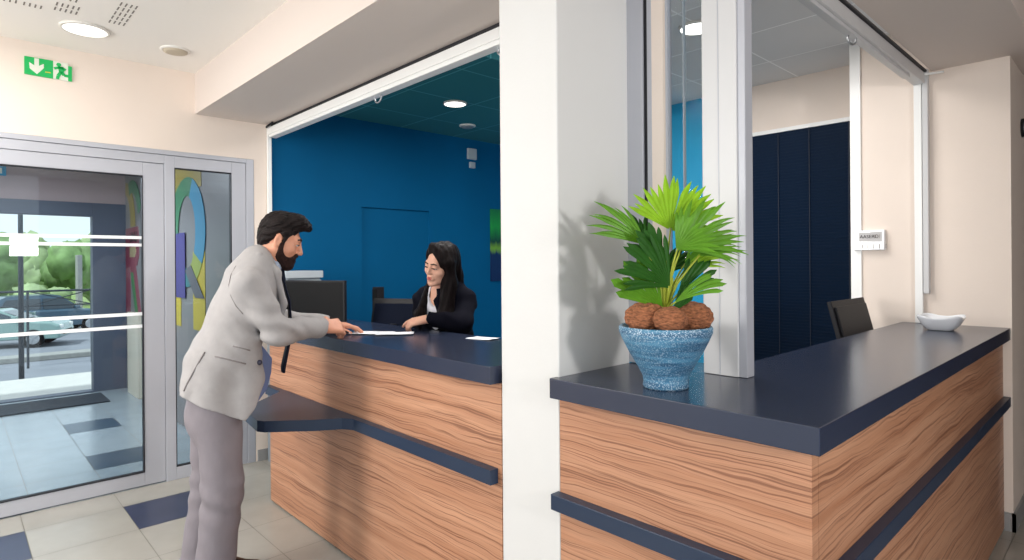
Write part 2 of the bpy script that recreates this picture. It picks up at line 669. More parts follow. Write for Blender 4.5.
# ---------------------------------------------------------------- setting: walls
bm = bmesh.new()
bx(bm, -4.75, -4.65, -4.0, 1.815, 2.30, HC)                 # above the entrance
bx(bm, -4.75, -4.65, 1.69, 1.815, 0.0, 2.30)                # right of the entrance
bx(bm, -4.75, -4.65, -4.0, -1.30, 0.0, 2.30)
tag(obj('wall_left', bm, M['wall']), 'cream wall around the glazed entrance', 'wall', kind='structure')
tag(obj('baseboard_left', box(-4.65, -4.638, 1.70, 1.815, 0, 0.085), M['skirting']), 'grey skirting beside the glazed entrance', 'skirting', kind='structure')
bm = bmesh.new()
bx(bm, -4.75, -4.65, 1.815, 2.60, 0, OC)
bx(bm, -4.75, -4.65, 3.31, 4.90, 0, OC)
bx(bm, -4.75, -4.65, 2.60, 3.31, 1.995, OC)
tag(obj('wall_office', bm, M['blue']), 'deep blue side wall of the reception office', 'wall', kind='structure')
bm = bmesh.new()
bx(bm, -4.75, -2.55, 4.70, 4.85, 0, OC2)
tag(obj('wall_teal', bm, M['teal']), 'bright teal rear wall of the reception office', 'wall', kind='structure')
bm = bmesh.new()
bx(bm, -2.55, -2.36, 4.70, 4.85, 0, OC2)
bx(bm, -2.36, -1.30, 4.70, 4.85, 2.53, OC2)
bx(bm, -2.36, -1.30, 4.70, 4.85, 0, 0.55)
bx(bm, -1.30, -0.50, 4.25, 4.85, 0, OC2 + .05)
bx(bm, -0.60, -0.50, 4.85, 9.0, 0, OC + .1)
tag(obj('wall_back', bm, M['wall']), 'cream end wall behind the right counter', 'wall', kind='structure')
bm = bmesh.new()
bx(bm, -0.505, -0.488, 4.235, 8.9, 0, 0.10)
bx(bm, -0.56, -0.488, 4.235, 4.25, 0, 0.10)
tag(obj('baseboard_right', bm, M['skirting']), 'grey skirting round the corridor corner', 'skirting', kind='structure')
tag(obj('wall_light_block', box(2.2, 2.3, 1.0, 9.0, 0, HC), M['brown']), 'unseen mauve wall added right of the corridor to block side light', 'wall', kind='structure')  # out of view, put in to keep sky light off the counter side
tag(obj('wall_end_block', box(-0.5, 2.3, 8.9, 9.0, 0, HC), M['brown']), 'unseen mauve wall added to shut light out of the corridor end', 'wall', kind='structure')  # out of view, added with the side wall to keep light out
tag(obj('wall_pillar', box(-1.62, -1.335, 1.47, 1.868, 0, 2.62), M['white'], bevel=0.006), 'white pillar between the two counters', 'pillar', kind='structure')

# flush door in the blue wall
d = thing('door_2', (-4.66, 2.95, 0), 'flush blue door set in the blue office wall', 'door', kind='structure')
obj('door_leaf', box(-4.72, -4.672, 2.58, 3.33, 0.005, 2.02, bev=0.003), M['blue'], d)
bm = bmesh.new()
cyl(bm, (-4.672, 3.22, 1.02), (-4.63, 3.22, 1.02), 0.009)
cyl(bm, (-4.632, 3.225, 1.02), (-4.632, 3.11, 1.02), 0.008)
obj('handle', bm, M['steel'], d)

# ---------------------------------------------------------------- glazed entrance
D1 = thing('door_1', (-4.66, 0.4, 0), 'grey framed glazed entrance door with side light', 'door', kind='structure')
X0, X1 = -4.72, -4.638
bm = bmesh.new()
bx(bm, X0, X1 - .012, 1.632, 1.688, 0, 2.30, bev=.004)       # outer right jamb
bx(bm, X0, X1 - .012, -1.30, 1.632, 2.268, 2.30, bev=.004)   # outer head
bx(bm, X0, X1 - .02, 1.53, 1.630, 0, 2.266, bev=.004)       # inner right stile of side light
bx(bm, X0, X1 - .02, 1.148, 1.53, 2.185, 2.266, bev=.004)
bx(bm, X0, X1 - .02, 1.148, 1.53, 0, 0.085, bev=.004)
bx(bm, X0, X1 - .02, 1.085, 1.148, 0, 2.266, bev=.004)       # mullion
bx(bm, X0, X1 - .02, -1.30, 1.085, 2.205, 2.266, bev=.004)
bx(bm, X0, X1 - .02, -1.30, -1.22, 0, 2.205, bev=.004)
obj('door_frame', bm, M['alu'], D1)
bm = bmesh.new()
bx(bm, X0 + .005, X1 - .028, 0.956, 1.083, 0.006, 2.203, bev=.004)
bx(bm, X0 + .005, X1 - .028, -0.75, -0.62, 0.006, 2.203, bev=.004)
bx(bm, X0 + .005, X1 - .028, -0.62, 0.956, 2.112, 2.203, bev=.004)
bx(bm, X0 + .005, X1 - .028, -0.62, 0.956, 0.006, 0.095, bev=.004)
leaf = obj('door_leaf', bm, M['alu'], D1)
bm = bmesh.new()
for y0, y1, z0, z1 in ((-.62, .956, .095, 2.112), (1.148, 1.53, .085, 2.185)):
    t = .006
    bx(bm, -4.700, -4.662, y0, y0 + t, z0, z1)
    bx(bm, -4.700, -4.662, y1 - t, y1, z0, z1)
    bx(bm, -4.700, -4.662, y0, y1, z0, z0 + t)
    bx(bm, -4.700, -4.662, y0, y1, z1 - t, z1)
obj('gasket', bm, M['dark_gap'], D1)
gp = obj('glass_pane', box(-4.694, -4.684, -.62, .956, .095, 2.112), M['glass'], D1)
for z, w in ((1.690, .020), (1.640, .020), (1.172, .022), (1.088, .022)):
    o = obj('safety_stripe', box(-4.6835, -4.682, -.61, .95, z - w / 2, z + w / 2), M['film'], gp)
obj('glass_pane', box(-4.694, -4.684, 1.148, 1.53, .085, 2.185), M['glass'], D1)

# lobby shell
tag(obj('wall_lobby', box(-8.75, -4.73, 1.575, 1.66, 0, 2.75), M['entry_wall']), 'grey clad side wall of the entrance lobby', 'wall', kind='structure')
tag(obj('wall_lobby_side', box(-8.75, -4.73, -1.70, -1.6, 0, 2.75), M['entry_wall']), 'far side wall of the entrance lobby', 'wall', kind='structure')
bm = bmesh.new()
bx(bm, -8.75, -8.60, -1.6, 1.575, 2.25, 2.75)
tag(obj('wall_lobby_front', bm, M['entry_pink']), 'taupe bulkhead above the outer lobby doorway', 'wall', kind='structure')
tag(obj('ceiling_lobby', box(-8.75, -4.73, -1.7, 1.66, 2.66, 2.78), M['soffit']), 'lobby ceiling behind the glazed entrance', 'ceiling', kind='structure')
d3 = thing('door_3', (-8.66, 0.3, 0), 'slate framed outer doorway of the lobby', 'door', kind='structure')
bm = bmesh.new()
bx(bm, -8.74, -8.58, 1.235, 1.575, 0, 2.25, bev=.005)
bx(bm, -8.74, -8.58, -1.6, 1.235, 2.09, 2.25, bev=.005)
bx(bm, -8.74, -8.58, -1.6, -1.35, 0, 2.09, bev=.005)
obj('door_frame', bm, M['entry_dark'], d3)
obj('threshold', box(-8.75, -8.58, -1.35, 1.235, 0.001, 0.012), M['entry_dark'], d3)
tag(obj('trim_2', box(-8.3, -7.75, 1.53, 1.575, 0, 0.95, bev=.004), M['cream']), 'cream plinth block at the lobby side wall', 'plinth', kind='structure')
mt = tag(obj('entrance_mat', box(-8.42, -7.83, -1.2, 1.28, 0.001, 0.014, bev=.004), M['mat']), 'charcoal entrance mat lying inside the outer doorway', 'mat')

# ---------------------------------------------------------------- glazing and shutters
g = thing('window_1', (-1.1, 1.87, 1.12), 'narrow fixed glass pane between pillar and post', 'window', kind='structure')
obj('guide_channel', box(-1.345, -1.268, 1.864, 1.89, 1.122, 2.62), M['alu'], g, bevel=.003)
obj('gasket', box(-1.268, -1.250, 1.874, 1.89, 1.122, 2.62), M['dark_gap'], g)
obj('window_frame', box(-1.250, -1.232, 1.868, 1.89, 1.122, 2.62), M['alu'], g)
obj('jamb_panel', box(-1.232, -1.172, 1.87, 1.90, 1.122, 2.62), M['wall'], g)
bm = bmesh.new()
bx(bm, -1.172, -1.162, 1.866, 1.89, 1.122, 2.62)
obj('glazing_bead', bm, M['alu'], g)
obj('glass_pane', box(-1.162, -1.03, 1.864, 1.872, 1.122, 2.62), M['clear'], g)
obj('glass_joint', box(-1.100, -1.096, 1.861, 1.875, 1.122, 2.62), M['grey_box2'], g)
p = thing('trim_3', (-0.96, 1.87, 1.12), 'grey lacquered corner post standing on the right counter', 'post', kind='structure')
obj('post', box(-1.03, -0.908, 1.865, 1.925, 1.121, 2.62, bev=.003), M['alu_light'], p)
obj('guide_channel', box(-0.908, -0.882, 1.872, 1.925, 1.121, 2.62, bev=.003), M['alu'], p)
obj('seam', box(-0.972, -0.969, 1.8635, 1.866, 1.121, 2.62), M['alu'], p)


def ring_pull(c, ax, r, parent):
    bm = bmesh.new()
    a = Vector(ax).normalized()
    pts = [Vector(c) + a * (r * math.cos(t)) + Vector((0, 0, 1)) * (r * math.sin(t) * .8) for t in [math.radians(q) for q in range(-215, 36, 18)]]
    tube(bm, pts, 0.0045, 6)
    return obj('pull_ring', bm, M['steel'], parent, True)


s = thing('roller_shutter', (-3.1, 1.82, 2.5), 'white roller shutter rail above the left counter opening', 'shutter', 'rolled up shutters over the counters')
bm = bmesh.new()
bx(bm, -4.62, -1.62, 1.790, 1.848, 2.478, 2.557, bev=.006)
bx(bm, -4.62, -1.62, 1.782, 1.790, 2.500, 2.540, bev=.002)
obj('headrail', bm, M['alu_white'], s)
obj('gasket', box(-4.60, -1.62, 1.800, 1.845, 2.556, 2.581), M['dark_gap'], s)
obj('guide_channel', box(-4.648, -4.624, 1.785, 1.815, 1.0, 2.578, bev=.003), M['alu_white'], s)
obj('guide_channel', box(-1.648, -1.622, 1.79, 1.84, 1.122, 2.478, bev=.003), M['alu_white'], s)
bm = bmesh.new()
tube(bm, [(-4.62, 1.775, 2.556), (-4.56, 1.770, 2.562), (-4.5, 1.775, 2.572)], .008)
obj('cable', bm, M['black2'], s, True)
q = at(378, 95.5, Y=1.82)
ring_pull((q.x, 1.82, 2.468), (1, 0, 0), .036, s)
ring_pull((-1.98, 1.82, 2.468), (1, 0, 0), .036, s)
s = thing('roller_shutter', (-0.9, 3.0, 2.5), 'grey roller shutter rail above the right counter side', 'shutter', 'rolled up shutters over the counters')
bm = bmesh.new()
bx(bm, -0.945, -0.885, 1.93, 4.22, 2.545, 2.608, bev=.006)
obj('headrail', bm, M['alu_light'], s)
obj('gasket', box(-0.94, -0.874, 1.93, 4.20, 2.610, 2.620), M['dark_gap'], s)
obj('bottom_bar', box(-0.935, -0.900, 1.93, 3.95, 2.528, 2.545, bev=.003), M['alu_light'], s)
obj('guide_channel', box(-0.945, -0.905, 4.215, 4.248, 1.122, 2.60, bev=.003), M['alu_white'], s)
obj('guide_channel', box(-0.900, -0.872, 4.205, 4.248, 1.30, 2.63, bev=.003), M['alu_light'], s)
bm = bmesh.new()
tube(bm, [(-0.96, 4.21, 2.585), (-0.90, 4.2, 2.60), (-0.87, 4.2, 2.595), (-0.80, 4.24, 2.60)], .007)
obj('cable', bm, M['alu_white'], s, True)
ring_pull((-0.915, 3.02, 2.515), (0.3, 1, 0), .03, s)

# ---------------------------------------------------------------- counters
ZT, TH = 1.12, 0.066
C1 = thing('reception_counter', (-2.75, 1.7, 0), 'left reception counter in striped wood with navy top under the blue office', 'counter', 'wood and navy reception counters')
bm = bmesh.new()
bx(bm, -3.84, -1.640, 1.432, 1.84, ZT - TH, ZT, bev=.0025)
bx(bm, -3.84, -1.660, 1.838, 2.00, ZT - TH, ZT, bev=.0025)
obj('countertop', bm, M['navy'], C1)
obj('upper_panel', box(-3.80, -1.622, 1.470, 1.51, 0.7145, ZT - TH), M['wood'], C1)
obj('lower_panel', box(-3.80, -1.622, 1.470, 1.51, 0.012, 0.714), M['wood'], C1)
obj('plinth', box(-3.79, -1.622, 1.485, 1.56, 0.0, 0.012), M['black2'], C1)
bm = bmesh.new()
bx(bm, -3.80, -3.775, 1.51, 1.95, 0.0, ZT - TH)
obj('end_panel', bm, M['black2'], C1)
obj('rear_panel', box(-3.78, -1.64, 1.92, 1.945, 0.0, ZT - TH), M['navy'], C1)
bm = bmesh.new()
bx(bm, -2.662, -1.642, 1.432, 1.470, 0.686, 0.741, bev=.001)
obj('band', bm, M['navy_edge'], C1)
bm = bmesh.new()
sh = [(-3.80, 1.47), (-2.66, 1.47), (-2.66, 1.432), (-2.715, 1.40), (-2.78, 1.29), (-2.93, 1.105), (-2.97, 1.085), (-3.22, 1.115), (-3.34, 1.20), (-3.55, 1.432), (-3.80, 1.44)]
prism(bm, [Vector((x, y, 0.686)) for x, y in sh], (0, 0, .055))
obj('bag_shelf', bm, M['navy_edge'], C1, bevel=.001)

C2 = thing('reception_counter', (-0.9, 2.6, 0), 'right corner reception counter in striped wood with navy top carrying the potted palm', 'counter', 'wood and navy reception counters')
bm = bmesh.new()
top = [(-1.344, 1.432), (-0.506, 1.432), (-0.506, 4.248), (-1.02, 4.248), (-1.02, 2.05), (-1.335, 2.05), (-1.335, 1.468), (-1.344, 1.468)]
prism(bm, [Vector((x, y, ZT - TH)) for x, y in top], (0, 0, TH))
obj('countertop', bm, M['navy'], C2, bevel=.0025)
for nm, z0, z1 in (('upper_panel', 0.7145, ZT - TH), ('lower_panel', 0.012, 0.714)):
    obj(nm, box(-1.333, -0.538, 1.470, 1.51, z0, z1), M['wood'], C2)
    obj(nm, box(-0.586, -0.538, 1.512, 4.235, z0, z1), M['wood'], C2)
bm = bmesh.new()
bd = [(-1.342, 1.432), (-0.506, 1.432), (-0.506, 4.245), (-0.538, 4.245), (-0.538, 1.470), (-1.342, 1.470)]
prism(bm, [Vector((x, y, 0.688)) for x, y in bd], (0, 0, .052))
obj('band', bm, M['navy_edge'], C2, bevel=.002)
bm = bmesh.new()
bx(bm, -1.33, -0.56, 1.48, 1.55, 0, 0.012)
bx(bm, -0.62, -0.56, 1.55, 4.23, 0, 0.012)
obj('plinth', bm, M['black2'], C2)
bm = bmesh.new()
bx(bm, -1.02, -1.0, 2.0, 4.23, 0.0, ZT - TH)
bx(bm, -1.33, -1.02, 2.02, 2.04, 0.0, ZT - TH)
obj('rear_panel', bm, M['navy'], C2)

# work desks behind the counters (carry the screens)
dk = thing('desk', (-3.65, 2.35, 0), 'low grey work desk behind the left counter', 'desk')
obj('desk_top', box(-4.12, -3.14, 1.96, 2.62, .715, .74, bev=.004), M['grey_box'], dk)
for x in (-4.07, -3.19):
    for y in (2.03, 2.57):
        obj('leg', box(x - .02, x + .02, y - .02, y + .02, 0, .715), M['grey_box2'], dk)
dk = thing('desk', (-1.33, 3.3, 0), 'low grey work desk behind the right counter', 'desk')
obj('desk_top', box(-1.75, -1.03, 2.5, 4.15, .715, .74, bev=.004), M['grey_box'], dk)
for x in (-1.7, -1.08):
    for y in (2.56, 4.09):
        obj('leg', box(x - .02, x + .02, y - .02, y + .02, 0, .715), M['grey_box2'], dk)


def monitor(loc, yaw, pitch, w, h, zc, mat_back, label, base_z):
    """screen faces local +Y; its back faces local -Y"""
    t = thing('computer_monitor', loc, label, 'monitor', 'screens on the reception desks')
    Mx = Matrix.Translation((loc[0], loc[1], zc)) @ Matrix.Rotation(yaw, 4, 'Z') @ Matrix.Rotation(pitch, 4, 'X')

    def put(name, bm, mm):
        bmesh.ops.transform(bm, matrix=Mx, verts=bm.verts)
        return obj(name, bm, mm, t)
    bm = bmesh.new()
    bx(bm, -w / 2, w / 2, -.012, .012, -h / 2, h / 2, bev=.004)
    put('housing', bm, M['black2'])
    bm = bmesh.new()
    bx(bm, -w / 2 + .02, w / 2 - .02, -.024, -.011, -h / 2 + .02, h / 2 - .035, bev=.008)
    put('back_cover', bm, mat_back)
    bm = bmesh.new()
    bx(bm, -w / 2 + .012, w / 2 - .012, .0115, .013, -h / 2 + .016, h / 2 - .012)
    put('screen', bm, M['black'])
    bm = bmesh.new()
    c = Mx @ Vector((0, -.03, -h * .2))
    bx(bm, c.x - .025, c.x + .025, c.y - .012, c.y + .012, base_z + .012, c.z + .02, bev=.003)
    cyl(bm, (c.x, c.y, base_z), (c.x, c.y, base_z + .014), .10, n=32)
    obj('stand', bm, M['black2'], t)
    return t


monitor((-3.665, 1.70, ZT), math.radians(22 + 180), 0, .52, .29, 1.252, M['black'], 'black computer monitor standing on the left counter end behind the man', ZT)
monitor((-3.32, 2.10, .74), math.radians(28), math.radians(-14), .36, .27, 1.14, M['screen'], 'tilted dark blue computer monitor left of the long haired woman', .74)
monitor((-1.16, 3.82, .74), math.radians(90), math.radians(-14), .56, .33, 1.11, M['black2'], 'dark grey monitor back leaning behind the right counter', .74)

# telephone handset column beside the blue monitor
t = thing('desk_speaker', (-3.74, 2.22, .74), 'slim black desk speaker left of the tilted monitor', 'speaker')
obj('housing', box(-3.775, -3.715, 2.19, 2.25, .74, 1.335, bev=.006), M['black2'], t)
obj('grille', box(-3.77, -3.72, 2.186, 2.19, 1.0, 1.32), M['black'], t)

# filing cabinet with printer, far left of the office
t = thing('filing_cabinet', (-4.42, 1.9, 0), 'grey filing cabinet against the blue wall under the printer', 'cabinet')
obj('carcass', box(-4.60, -4.24, 1.76, 2.05, 0, 1.10, bev=.004), M['grey_box2'], t)
for k in range(3):
    dr = obj('drawer', box(-4.24, -4.223, 1.77, 2.04, .05 + .35 * k, .38 + .35 * k, bev=.003), M['grey_box2'], t)
    obj('handle', box(-4.223, -4.205, 1.84, 1.97, .28 + .35 * k, .295 + .35 * k), M['steel'], dr)
t = thing('printer', (-4.42, 1.9, 1.10), 'light grey printer with paper tray behind the black monitor', 'printer')
obj('housing', box(-4.59, -4.25, 1.77, 2.035, 1.10, 1.385, bev=.01), M['grey_box'], t)
obj('lid', box(-4.60, -4.24, 1.76, 2.045, 1.40, 1.452, bev=.006), M['grey_box'], t)
obj('paper_slot', box(-4.58, -4.255, 1.78, 2.025, 1.385, 1.40), M['grey_box2'], t)

# ---------------------------------------------------------------- papers
def sheet(c, w, h, rot, label, z=ZT + .0006, curl=0.004):
    n = 10
    V, F = [], []
    for i in range(n + 1):
        for j in range(n + 1):
            a, b = (i / n - .5) * w, (j / n - .5) * h
            zz = z + curl * (i / n) ** 3 + .0012 * math.sin(j / n * 5) ** 2
            x = c[0] + a * math.cos(rot) - b * math.sin(rot)
            y = c[1] + a * math.sin(rot) + b * math.cos(rot)
            V.append((x, y, zz))
    for i in range(n):
        for j in range(n):
            q = i * (n + 1) + j
            F.append((q, q + n + 1, q + n + 2, q + 1))
    o = obj('paper_sheet', (V, F), M['paper'], smooth=True)
    sd = o.modifiers.new('thickness', 'SOLIDIFY')
    sd.thickness = .0006
    sd.offset = 1
    return tag(o, label, 'paper', 'paper sheets on the left counter')


q = at(371, 333.2, Z=ZT)
sheet((q.x, q.y), .16, .225, math.radians(-52), 'white paper sheet by the pen tip of the man on the counter')
q = at(395, 334.0, Z=ZT)
sheet((q.x, q.y), .15, .20, math.radians(-36), 'white paper sheet under the pointing hand of the woman', z=ZT + .0016)
q = at(490, 338.5, Z=ZT)
sheet((q.x - .02, q.y - .03), .16, .09, math.radians(8), 'white paper sheet on the counter next to the pillar')

# ---------------------------------------------------------------- hall fittings
t = thing('exit_sign', (-4.64, 0.45, 2.72), 'green emergency exit sign with white down arrow and running figure on the cream wall', 'exit sign')


def wl(u, v):
    return at(u, v, X=-4.645)


def poly_on(name, pts, mm, parent, th=.004, off=0.0):
    bm = bmesh.new()
    prism(bm, [wl(*q) + Vector((off, 0, 0)) for q in pts], (th, 0, 0))
    return obj(name, bm, mm, parent)


pan = poly_on('arrow_panel', [(24.2, 56), (53, 61), (53, 78.7), (24.2, 73.6)], M['green'], t, .010, -.004)
poly_on('arrow', [(34.2, 58.3), (38.8, 59), (38.8, 66.2), (43.6, 64.2), (43.8, 68.3), (36.9, 74.4), (29.6, 68.5), (29, 62.2), (34.2, 65.6)], M['sign_white'], pan, .002, .006)
poly_on('caption', [(45.2, 71.6), (50.6, 72.5), (50.6, 73.6), (45.2, 72.7)], M['sign_yellow'], pan, .001, .006)
fp = poly_on('figure_panel', [(53, 61), (68, 63.7), (68, 81.4), (53, 78.7)], M['sign_white'], t, .009, -.004)
poly_on('door_symbol', [(68, 66.3), (71.8, 67), (71.8, 81.8), (68, 81)], M['green'], t, .010, -.004)
fig = bmesh.new()
P2 = lambda u, v: wl(u, v) + Vector((.0055, 0, 0))


def limb(bm, a, b, w):
    A, B = P2(*a), P2(*b)
    d = (B - A).normalized()
    s = Vector((0, -d.z, d.y)) * w
    prism(bm, [A - s, B - s, B + s, A + s], (.002, 0, 0))


limb(fig, (60.5, 67.2), (61.5, 72.2), .014)
limb(fig, (61.2, 72), (58, 76), .009)
limb(fig, (58, 76), (57.3, 79.3), .008)
limb(fig, (61.5, 72.2), (64, 75.8), .009)
limb(fig, (64, 75.8), (68, 76.5), .008)
limb(fig, (60.5, 67.6), (54, 68.6), .007)
limb(fig, (61, 67.8), (65.6, 70.6), .007)
cyl(fig, P2(58.6, 65), P2(58.6, 65) + Vector((.002, 0, 0)), .012, n=14)
obj('running_figure', fig, M['green'], fp)


def ceiling_light(c, z, r, mm, label, grp):
    t = thing('ceiling_light', (c[0], c[1], z), label, 'ceiling light', grp)
    bm = bmesh.new()
    lathe(bm, [(r * .97, z + .0), (r * 1.09, z + .0), (r * 1.08, z - .010), (r * .97, z - .014), (r * .97, z)], c, 40)
    obj('trim_ring', bm, M['trim'], t, True)
    bm = bmesh.new()
    lathe(bm, [(r * .97, z - .001), (r * .97, z - .010), (r * .6, z - .015), (0, z - .017)], c, 40)
    obj('diffuser', bm, mm, t, True)
    return t


q = at(85, 28.5, Z=HC)
ceiling_light((q.x, q.y), HC, .112, M['lamp_off'], 'round white ceiling light above the exit sign', 'round ceiling lights')
q = at(455, 103, Z=OC)
ceiling_light((q.x, q.y), OC, .085, M['lamp'], 'round lit ceiling light in the dark teal office ceiling', 'round ceiling lights')
q = at(697, 27, Z=OC2)
ceiling_light((q.x, q.y), OC2, .10, M['lamp'], 'round lit ceiling light seen behind the narrow glass pane', 'round ceiling lights')
t = thing('smoke_detector', (-4.22, 1.05, HC), 'small round beige detector on the hall ceiling beside the soffit', 'smoke detector', 'ceiling detectors')
bm = bmesh.new()
lathe(bm, [(.085, HC), (.085, HC - .006), (.072, HC - .010)], (-4.22, 1.05), 32)
obj('base_ring', bm, M['trim'], t, True)
bm = bmesh.new()
lathe(bm, [(.070, HC - .002), (.068, HC - .016), (.05, HC - .022), (0, HC - .023)], (-4.22, 1.05), 32)
obj('cover', bm, M['detector'], t, True)
c = at(467.5, 125.5, Z=OC)
t = thing('smoke_detector', tuple(c), 'flat pale detector on the dark teal office ceiling', 'smoke detector', 'ceiling detectors')
bm = bmesh.new()
lathe(bm, [(.075, OC), (.075, OC - .008), (.06, OC - .012)], c, 28)
obj('base_ring', bm, M['trim'], t, True)
bm = bmesh.new()
lathe(bm, [(.06, OC - .010), (.05, OC - .022), (0, OC - .024)], c, 28)
obj('cover', bm, M['grey_box2'], t, True)

# perforated fields in the hall ceiling
bm = bmesh.new()
for bxx, byy, nx, ny in ((-4.02, .16, 1, 5), (-4.02, .285, 1, 4), (-3.985, .41, 2, 5), (-3.99, .655, 5, 4), (-3.80, .285, 3, 4), (-3.80, .41, 3, 4)):
    for i in range(nx):
        for j in range(ny):
            bx(bm, bxx + i * .075, bxx + i * .075 + .05, byy + j * .023, byy + j * .023 + .007, HC - .0012, HC + .01)
tag(obj('ceiling_perforation', bm, M['slot']), 'slotted acoustic fields in the white hall ceiling', 'ceiling slots', kind='structure')

# wall sensor and picture on the blue wall
a, b = at(467.3, 148, X=-4.64), at(475.8, 160.2, X=-4.64)
t = thing('wall_sensor', tuple(a), 'small grey alarm sensor high on the blue wall', 'sensor')
obj('housing', box(-4.65, -4.622, a.y, b.y, b.z, a.z, bev=.006), M['grey_box'], t)
a, b = at(469.5, 162, X=-4.64), at(474.2, 168.5, X=-4.64)
bm = box(-4.65, -4.62, a.y, b.y, b.z, a.z, bev=.004)
obj('bracket', bm, M['grey_box'], t)
pm = bpy.data.materials.new('green_abstract_print')
pm.use_nodes = True
nt = pm.node_tree
tc = nt.nodes.new('ShaderNodeTexCoord')
sx = nt.nodes.new('ShaderNodeSeparateXYZ')
nt.links.new(tc.outputs['Object'], sx.inputs[0])
nz = nt.nodes.new('ShaderNodeTexNoise')
nz.inputs['Scale'].default_value = 4
ad = nt.nodes.new('ShaderNodeMath')
ad.operation = 'MULTIPLY_ADD'
ad.inputs[1].default_value = .12
nt.links.new(nz.outputs['Fac'], ad.inputs[0])
nt.links.new(sx.outputs[2], ad.inputs[2])
mr = nt.nodes.new('ShaderNodeMapRange')
mr.inputs[1].default_value = 1.36
mr.inputs[2].default_value = 2.13
nt.links.new(ad.outputs[0], mr.inputs[0])
rp = nt.nodes.new('ShaderNodeValToRGB')
cs = [(0, (10, 30, 80)), (.38, (14, 40, 86)), (.45, (120, 170, 50)), (.55, (10, 60, 50)), (.75, (30, 150, 60)), (1, (20, 110, 60))]
while len(rp.color_ramp.elements) < len(cs):
    rp.color_ramp.elements.new(.5)
for e, (q, c) in zip(rp.color_ramp.elements, cs):
    e.position, e.color = q, (*lin(c), 1)
nt.links.new(mr.outputs[0], rp.inputs[0])
nt.links.new(rp.outputs[0], nt.nodes['Principled BSDF'].inputs['Base Color'])
t = thing('picture', (-4.64, 4.15, 1.3), 'narrow green and blue picture on the blue wall beside the pillar', 'picture')
obj('print', box(-4.65, -4.632, 4.075, 4.245, 1.31, 2.06), pm, t)

# switch panel on the end wall
t = thing('wall_thermostat', (-1.17, 4.24, 1.6), 'white wall control panel with printed markings left of the shutter guide', 'control panel')
a, b = at(855, 230, Y=4.24), at(885.5, 249.8, Y=4.24)
hb = obj('housing', box(a.x, b.x, 4.215, 4.25, b.z, at(885, 229.5, Y=4.24).z, bev=.005), M['bowl'], t)
zt = at(870, 231, Y=4.24).z
obj('display', box(a.x + .03, b.x - .012, 4.2135, 4.216, zt - .068, zt - .008), M['panel_grey'], hb)
Rx = Matrix.Rotation(math.radians(90), 4, 'X')
text_mesh('display_text', 'AASERD', .029, Matrix.Translation((a.x + .088, 4.213, zt - .037)) @ Rx, M['ink'], hb)
text_mesh('display_number', 'I0I', .036, Matrix.Translation((b.x - .040, 4.213, zt - .037)) @ Rx, M['ink_soft'], hb)
for k, dx in enumerate((.05, .08, .11, .145, .18)):
    obj('button', box(a.x + dx - .003, a.x + dx + .003, 4.2135, 4.216, zt - .112, zt - .084), M['ink_soft'], hb)

# door closer knob at the corridor wall
t = thing('wall_lamp', (-0.49, 4.66, 2.29), 'short steel cylinder fixture on the corridor wall at the right edge', 'wall fixture')
bm = bmesh.new()
cyl(bm, (-0.50, 4.68, 2.285), (-0.486, 4.68, 2.285), .055, n=28)
obj('rosette', bm, M['black2'], t, True)
bm = bmesh.new()
cyl(bm, (-0.488, 4.68, 2.285), (-0.43, 4.68, 2.285), .038, n=28)
obj('cylinder', bm, M['steel'], t)

# window with blind in the end wall
w = thing('window_2', (-1.7, 4.3, 0.6), 'white framed rear office window behind the blind', 'window', kind='structure')
bm = bmesh.new()
bx(bm, -2.36, -2.31, 4.69, 4.76, 0.55, 2.53, bev=.003)
bx(bm, -1.35, -1.30, 4.69, 4.76, 0.55, 2.53, bev=.003)
bx(bm, -2.31, -1.35, 4.74, 4.78, .55, .60, bev=.003)
bx(bm, -2.31, -1.35, 4.74, 4.78, 2.48, 2.53, bev=.003)
obj('window_frame', bm, M['alu_white'], w)
obj('glass_pane', box(-2.31, -1.35, 4.80, 4.807, .60, 2.48), M['clear'], w)
tag(obj('trim_4', box(-1.300, -1.238, 4.236, 4.29, 0.0, OC2, bev=.003), M['alu_white']), 'white vertical edge trim at the left end of the end wall', 'edge trim', kind='structure')
w = thing('venetian_blind', (-1.83, 4.72, 2.53), 'closed navy venetian blind in the rear window', 'blind')
obj('headrail', box(-2.31, -1.352, 4.695, 4.725, 2.500, 2.530, bev=.003), M['alu_white'], w)
bm = bmesh.new()
z = 2.49
rr = Matrix.Rotation(math.radians(-66), 3, 'X')
while z > .66:
    bx(bm, -2.305, -1.355, 4.696, 4.726, z - .0008, z + .0008, rot=rr, piv=(0, 4.711, z))
    z -= .0235
obj('slats', bm, M['blind'], w)
for x in (-2.22, -1.95, -1.72, -1.45):
    obj('ladder_cord', box(x - .002, x + .002, 4.693, 4.696, .66, 2.50), M['blind_cord'], w)
obj('bottom_rail', box(-2.305, -1.355, 4.70, 4.722, .635, .655, bev=.003), M['blind'], w)

